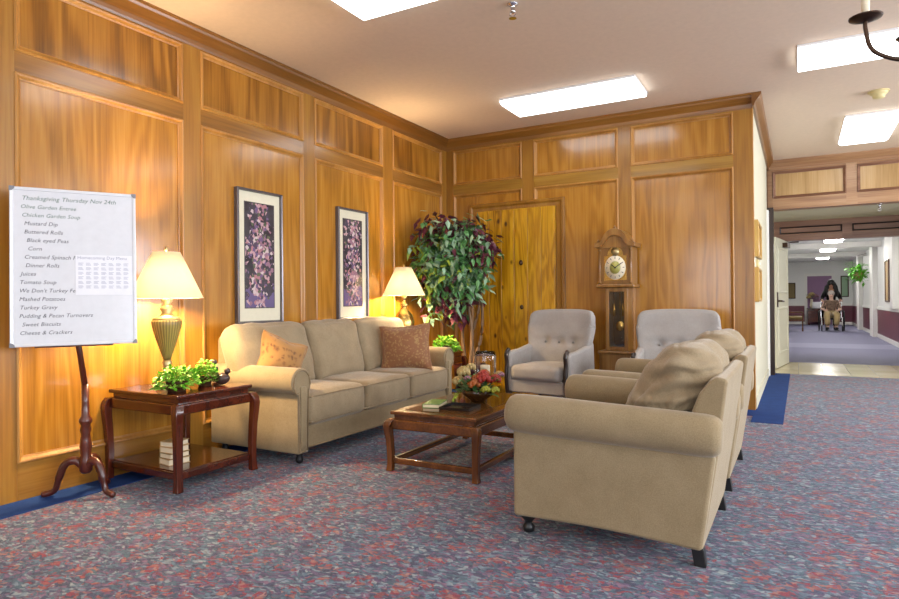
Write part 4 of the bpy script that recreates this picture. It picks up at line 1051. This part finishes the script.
# ------------------------------------------------------------------ coffee-table things
zt = .3678
t = thing('tray', 'square black tray on the near part of the coffee table', 'tray', (-1.84, 3.43, zt), .1)
bm = BM(); box(bm, (-.1, -.1, 0), (.1, .1, .008)); obj('tray_plate', bm, M['tray'], t, bevel=.002)
bm = BM(); ring_frame(bm, lambda a, b, d: (a, b, d), -.1, .1, -.1, .1, [(0, .008), (0, .018), (.006, .018), (.006, .008)]); obj('tray_rim', bm, M['tray'], t)
t = thing('booklet', 'small green covered book lying on the left of the coffee table', 'book', (-2.03, 3.45, zt), .25)
bm = BM(); box(bm, (-.055, -.1, 0), (.055, .1, .003)); box(bm, (-.055, -.1, .021), (.055, .1, .024)); box(bm, (-.055, -.1, .003), (-.052, .1, .021)); obj('cover', bm, M['greencover'], t)
bm = BM(); box(bm, (-.052, -.096, .003), (.05, .096, .021)); obj('pages', bm, M['candle'], t)
flowers('flower_bowl', 'floral arrangement of cream, red and orange blooms in a bowl on the coffee table', (-1.86, 3.72, zt),
        [(.045, 0), (.05, .01), (.1, .045), (.115, .08), (.105, .08), (.09, .05)], M.setdefault('bowlg', plain('dark_amber_bowl', srgb('#3c2410'), .1)),
        [(M['creampetal'], [(-.11, -.06, .13, .05), (-.06, -.08, .19, .05), (-.12, .02, .19, .045), (-.04, -.02, .22, .04), (.1, .12, .16, .04)]),
         (M['red'], [(.07, -.05, .15, .055), (.11, .03, .14, .05), (.04, -.0, .17, .045)]),
         (M['orange'], [(.02, -.09, .12, .05), (.0, -.02, .14, .05), (.02, .06, .17, .045)]),
         (M['yellow'], [(.1, -.09, .09, .035), (.14, -.03, .08, .035)]),
         (M['pink'], [(-.02, -.11, .16, .025), (.13, .09, .17, .025)])], 110, 5)
t = thing('candle_jar', 'clear glass hurricane candle holder with ivory candle on the far coffee table', 'candle holder', (-1.97, 4.06, zt))
bm = BM(); lathe(bm, [(.045, 0), (.045, .008), (.012, .02), (.012, .09), (.03, .1)], n=24); obj('stand', bm, M['blackmetal'], t, True)
bm = BM(); lathe(bm, [(.03, .1), (.068, .115), (.078, .16), (.078, .27), (.07, .3), (.067, .3), (.075, .27), (.075, .16), (.065, .118), (.03, .104)], n=32, cap=False); obj('glass_jar', bm, M['pane'], t, True)
bm = BM(); lathe(bm, [(.035, .105), (.035, .2), (.03, .204), (.001, .2)], n=24); obj('candle', bm, M['candle'], t, True)

# ------------------------------------------------------------------ silk tree in the corner
t = thing('silk_tree', 'tall ficus tree with green and burgundy leaves in the corner', 'tree', (-3.03, 5.88, 0))
bm = BM(); lathe(bm, [(.12, 0), (.14, .02), (.17, .3), (.18, .36), (.172, .36), (.17, .33), (.001, .33)], n=32); obj('pot', bm, M['pot'], t, True)
bm = BM(); lathe(bm, [(.175, .331), (.1, .34), (.001, .345)], n=24); obj('soil', bm, M['soil'], t, True)
trk = [[(-.05, 0, .33), (-.1, .02, .7), (-.04, 0, 1.0), (-.12, .02, 1.4), (-.3, 0, 1.7)], [(.02, -.03, .33), (.05, -.05, .7), (0, -.02, 1.05), (.05, 0, 1.5), (-.02, 0, 1.85)],
       [(.05, .03, .33), (.0, .05, .65), (.1, .02, .95), (.13, .03, 1.3), (.28, 0, 1.65)], [(.0, .05, .33), (.1, .05, .62), (.15, .0, .9), (.1, .05, 1.2), (.1, -.1, 1.6)]]
for p in trk:
    s_ = spline(p, 7); n_ = len(s_); bm = BM(); tube(bm, s_, [.021 - .013 * i / n_ for i in range(n_)], 8); obj('trunk', bm, M['trunk'], t, True)
rnd = random.Random(4)
F_ = {k: BM() for k in ('leaf1', 'leaf2', 'leaf3', 'leaf4')}
def twig(c, n, ll, key_w):
    for k in range(n):
        p = c + Vector([max(-.11, min(.11, rnd.gauss(0, .055))) for _ in range(3)])
        if p.x < XL + 3.03 + .125 or p.y > YB - 5.88 - .13: continue
        key = rnd.choices(('leaf1', 'leaf2', 'leaf3', 'leaf4'), key_w)[0]
        leaf(F_[key], p, rnd.uniform(0, 2 * PI), rnd.uniform(-1.3, .3), ll * rnd.uniform(.75, 1.25), ll * rnd.uniform(.42, .55), rnd.uniform(-.8, .8))
ccen = Vector((-.15, -.15, 1.39))
for i in range(210):
    while True:
        v = Vector((rnd.uniform(-1, 1), rnd.uniform(-1, 1), rnd.uniform(-1, 1)))
        if .3 < v.length < 1: break
    wz = 1 - .35 * max(0, -v.z)
    lx, ly = v.x * .43 * wz * (1 + .25 * max(0, v.z)), v.y * .3 * wz
    c = ccen + Vector((lx * .874 - ly * .486, lx * .486 + ly * .874, v.z * .54))
    c.x = max(c.x, XL + 3.03 + .12); c.y = min(c.y, YB - 5.88 - .14)
    # burgundy sprays at the top, the right edge and low inside; yellow-green on the left
    sr = v.x
    if v.z > .6: w4 = (2, 2, 5, 0)
    elif sr > .6 and v.z > 0: w4 = (2, 1, 5, 0)
    elif v.z < -.45 and rnd.random() < .55: w4 = (1, 1, 5, 0)
    elif sr < -.45 and abs(v.z) < .5: w4 = (3, 2, 1, 4)
    else: w4 = (5, 4, .6, .4)
    twig(c, 18, .1, w4)
for k, b in F_.items(): obj('foliage', b, M[k], t)

# ------------------------------------------------------------------ grandfather clock
t = thing('grandfather_clock', 'light oak grandfather clock with arched hood between the two grey armchairs', 'clock', (-1.555, 6.37, 0))
# local: -y front; body depth .25
def bxo(name, a, b, mat=None, par=None, bev=.004): bm = BM(); box(bm, a, b); return obj(name, bm, mat or M['clock'], par or t, bevel=bev)
bxo('plinth', (-.21, -.27, 0), (.21, 0, .1)); bxo('base', (-.19, -.25, .1), (.19, 0, .5))
bxo('base_moulding', (-.205, -.265, .5), (.205, 0, .53), bev=.01)
bxo('waist_back', (-.125, -.03, .53), (.125, 0, 1.15))
for s in (-1, 1): bxo('waist_side', (min(s * .125, s * .085), -.21, .53), (max(s * .125, s * .085), -.03, 1.15))
bxo('waist_back_panel', (-.085, -.04, .53), (.085, -.03, 1.15), M['darkwood'])
bxo('waist_rail', (-.085, -.21, .53), (.085, -.03, .57)); bxo('waist_rail', (-.085, -.21, 1.11), (.085, -.03, 1.15))
bm = BM(); box(bm, (-.085, -.205, .57), (.085, -.2, 1.11)); obj('door_glass', bm, M['pane'], t)
bm = BM(); lathe(bm, [(.001, -.004), (.045, -.004), (.05, 0), (.045, .004), (.001, .004)], m=Matrix.Rotation(PI / 2, 4, 'X'), c=(.01, -.1, .77), n=24); tube(bm, [(.01, -.1, .8), (.01, -.1, 1.14)], .004, 6); obj('pendulum', bm, M['brass'], t, True)
for x in (-.045, .055):
    bm = BM(); lathe(bm, [(.016, 0), (.016, .12), (.003, .125), (.002, .25)], c=(x, -.14, .87), n=12); obj('weight', bm, M['brass'], t, True)
bxo('hood_base', (-.215, -.27, 1.15), (.215, 0, 1.185), bev=.012)
bm = BM(); box(bm, (-.185, -.24, 1.185), (.185, 0, 1.585)); obj('hood', bm, M['clock'], t, bevel=.004)
for s in (-1, 1):
    bm = BM(); lathe(bm, [(.018, 1.19), (.018, 1.21), (.011, 1.22), (.013, 1.35), (.011, 1.5), (.018, 1.51), (.018, 1.53)], c=(s * .175, -.25, 0), n=12); obj('column', bm, M['clock'], t, True)
def arch(y0, y1, grow, mat, name):
    up = [(-.225, 1.545), (-.225, 1.585), (-.205, 1.592), (-.17, 1.597), (-.145, 1.62), (-.12, 1.665), (-.085, 1.7), (-.04, 1.72), (0, 1.725)]
    up = up + [(-x, z) for x, z in up[-2::-1]]
    lo = [(.2, 1.545), (.15, 1.55), (.12, 1.575), (.09, 1.62), (.05, 1.65), (0, 1.66)]; lo = lo + [(-x, z) for x, z in lo[-2::-1]]
    bm = BM(); prism(bm, up + lo, y0, y1, lambda a, b, h: (a, h, b)); obj(name, bm, mat, t, bevel=.004)
arch(-.285, 0, 0, M['clock'], 'bonnet')
t.scale = (.86, 1, 1)
bm = BM(); up = [(-.18, 1.54), (-.18, 1.59), (-.12, 1.63), (-.085, 1.67), (0, 1.69), (.085, 1.67), (.12, 1.63), (.18, 1.59), (.18, 1.54)]; prism(bm, up, -.26, -.01, lambda a, b, h: (a, h, b)); obj('bonnet_infill', bm, M['clock'], t)
for s in (-1, 0, 1):
    bm = BM(); lathe(bm, [(.012, 0), (.018, .012), (.012, .02), (.004, .035)], c=(s * .19, -.25, 1.593 if s else 1.722), n=12); obj('finial', bm, M['clock'], t, True)
# dial
RX = Matrix.Rotation(PI / 2, 4, 'X')
bm = BM(); box(bm, (-.125, -.244, 1.22), (.125, -.24, 1.46)); prism(bm, [(.09 * math.cos(a), 1.46 + .09 * math.sin(a)) for a in [PI * i / 16 for i in range(17)]], -.244, -.24, lambda a, b, h: (a, h, b)); dial = obj('dial_plate', bm, M['brass'], t)
bm = BM(); lathe(bm, [(.001, 0), (.118, 0), (.118, .004), (.001, .004)], m=RX, c=(0, -.244, 1.345), n=40); obj('chapter_ring', bm, M['candle'], dial, True)
bm = BM(); lathe(bm, [(.001, 0), (.062, 0), (.062, .003), (.001, .003)], m=RX, c=(0, -.2485, 1.345), n=32); obj('dial_centre', bm, M.setdefault('dialc', plain('gilt_green_dial', srgb('#a8a456'), .3)), dial, True)
bm = BM(); lathe(bm, [(.001, 0), (.045, 0), (.045, .003), (.001, .003)], m=RX, c=(0, -.245, 1.5), n=32); obj('moon_dial', bm, M['gold'], dial, True)
bm = BM()
for k in range(12):
    a = k * PI / 6; m_ = RT((0, -.2495, 1.345)) @ Matrix.Rotation(a, 4, 'Y'); box(bm, (-.003, -.0005, .085), (.003, .0005, .105), m_)
obj('hour_marks', bm, M['ink'], dial)
for a, l in ((math.radians(305), .055), (math.radians(60), .085)):
    bm = BM(); m_ = RT((0, -.253, 1.345)) @ Matrix.Rotation(a, 4, 'Y'); box(bm, (-.004, -.0008, -.012), (.004, .0008, l), m_); obj('hand', bm, M['black'], dial)

# ------------------------------------------------------------------ easel and whiteboard
pl = Vector((-3.43, 1.66, 0)); pr_ = Vector((-3.145, 2.15, 0))
d_ = (pr_ - pl); W_ = d_.length; d_.normalize(); nrm = Vector((d_.y, -d_.x, 0))        # board faces nrm
if nrm.x < 0: nrm = -nrm
ang = math.atan2(d_.y, d_.x)
t = thing('easel', 'dark turned-wood pedestal easel on three curved feet holding the whiteboard', 'easel', (-3.384, 2.008, 0), ang)
# local x along the board, local -y is the face side
bm = BM(); lathe(bm, [(.02, .12), (.032, .135), (.034, .19), (.024, .22), (.03, .26), (.026, .3), (.022, .33), (.028, .355), (.022, .38), (.032, .395), (.032, .41), (.02, .43), (.018, .5), (.018, .6)], n=18); obj('turned_column', bm, M['easelwood'], t, True)
bm = BM(); tube(bm, [(0, 0, .58), (-.03, 0, .82), (-.05, .01, 1.3)], .016, 8); obj('mast', bm, M['easelwood'], t, True)
for a, fr in ((161, .86), (-48, .76), (56, .8)):
    c, s = math.cos(math.radians(a)), math.sin(math.radians(a)); P = lambda r_, z: (c * r_ * fr, s * r_ * fr, z)
    bm = BM(); tube(bm, spline([P(.01, .15), P(.06, .19), P(.12, .17), P(.155, .1), P(.18, .035), P(.25, .016)], 5), [.022] * 8 + [.02] * 8 + [.016] * 9 + [.014], 10, up=(-s, c, 0)); obj('leg', bm, M['easelwood'], t, True)
bm = BM(); box(bm, (-.225, -.09, .812), (.135, .02, .829)); box(bm, (-.225, -.095, .817), (.135, -.085, .84)); obj('ledge', bm, M['easelwood'], t, bevel=.004)
BH = .81
t = thing('whiteboard', 'white dry-erase board with handwritten menu list standing on the easel', 'whiteboard', ((pl + pr_) / 2).to_tuple()[:2] + (.822,), ang)
mf = Matrix.Rotation(math.radians(-3), 4, 'X')     # leans back a little
t.rotation_euler = (math.radians(-2.5), 0, ang)
bm = BM(); box(bm, (-W_ / 2 + .012, -.008, .012), (W_ / 2 - .012, .004, BH - .012)); obj('writing_surface', bm, M['board'], t)
bm = BM(); ring_frame(bm, lambda a, z, d: (a, -d, z), -W_ / 2, W_ / 2, 0, BH, [(0, -.006), (0, .012), (.004, .014), (.014, .012), (.016, .008), (.016, -.006)]); obj('frame', bm, M['alu'], t)
for sx in (-1, 1):
    for z in (.0, BH):
        sz = 1 if z == 0 else -1
        bm = BM(); prism(bm, [(sx * (W_ / 2 + .002), z - sz * .002), (sx * (W_ / 2 - .022), z - sz * .002), (sx * (W_ / 2 - .02), z + sz * .01), (sx * (W_ / 2 - .01), z + sz * .02), (sx * (W_ / 2 + .002), z + sz * .022)], .016, -.007, lambda a, b, h: (a, -h, b)); obj('corner_cap', bm, M.setdefault('cap', plain('grey_corner_plastic', srgb('#77777c'), .4)), t)
def text(s, x, z, size, mat, par, y=-.0086, shear=.25, tilt=0.0):
    cu = bpy.data.curves.new('handwriting', 'FONT'); cu.body = s; cu.size = size; cu.shear = shear; cu.resolution_u = 2; cu.space_character = 1.02
    tmp = bpy.data.objects.new('tmp', cu); COL.objects.link(tmp)
    bpy.context.view_layer.update()
    me = bpy.data.meshes.new_from_object(tmp.evaluated_get(bpy.context.evaluated_depsgraph_get()))
    bpy.data.objects.remove(tmp); me.materials.clear(); me.materials.append(mat)
    m_ = Matrix.Translation((x, y, z)) @ Matrix.Rotation(tilt, 4, 'Y') @ Matrix.Rotation(PI / 2, 4, 'X')
    me.transform(m_)
    o = bpy.data.objects.new('handwriting', me); link(o, par); return o
lines = [('Thanksgiving Thursday Nov 24th', 0, 1.0), ('Olive Garden Entree', -.005, .95), ('Chicken Garden Soup', 0, .9), ('Mustard Dip', .01, .85), ('Buttered Rolls', .01, 0), ('Black eyed Peas', .02, 0), ('Corn', .025, 0),
         ('Creamed Spinach Pie', .01, 0), ('Dinner Rolls', .015, 0), ('Juices', -.005, 0), ('Tomato Soup', -.01, 0), ("We Don't Turkey Feast", -.012, 0), ('Mashed Potatoes', -.012, 0), ('Turkey Gravy', -.01, 0), ('Pudding & Pecan Turnovers', -.012, 0), ('Sweet Biscuits', 0, 0), ('Cheese & Crackers', -.01, 0)]
for i, (s, dx, g) in enumerate(lines):
    z = BH - .065 - i * (BH - .1) / 16.6
    text(s, -W_ / 2 + .05 + dx, z, .028 if i else .031, M['greenink' if i in (0, 1, 2) else 'ink'], t, tilt=-.01 if i == 0 else 0.0)
ps = thing('printed_sheet', 'white printed calendar sheet fixed to the right half of the whiteboard', 'paper', t.location, 0)
ps.rotation_euler = t.rotation_euler.copy()
bm = BM(); box(bm, (-.0, -.0100, .262), (W_ / 2 - .02, -.0088, .472)); obj('sheet', bm, M['paper'], ps)
text('Homecoming Day Menu', .008, .45, .023, M['inkfaint'], ps, -.0104, 0)
for r_ in range(6):
    bm = BM(); zz = .428 - r_ * .024
    for c in range(7):
        for q in range(3):
            xx = .012 + c * .035; box(bm, (xx, -.0106, zz - q * .0055), (xx + (.024, .018, .021)[(q + c + r_) % 3], -.0102, zz - q * .0055 + .002))
    obj('printed_row', bm, M['inkfaint'], ps)

# ------------------------------------------------------------------ world and colour
w = bpy.data.worlds.new('world'); SC.world = w; w.use_nodes = True
w.node_tree.nodes['Background'].inputs[0].default_value = (.8, .88, 1, 1); w.node_tree.nodes['Background'].inputs[1].default_value = .3
SC.view_settings.view_transform = 'Standard'; SC.view_settings.look = 'None'; SC.view_settings.gamma = 1; SC.view_settings.use_curve_mapping = False
SC.view_settings.exposure = 0.22
SC.cycles.max_bounces = 8; SC.cycles.diffuse_bounces = 5; SC.cycles.sample_clamp_indirect = 6; SC.cycles.use_denoising = True
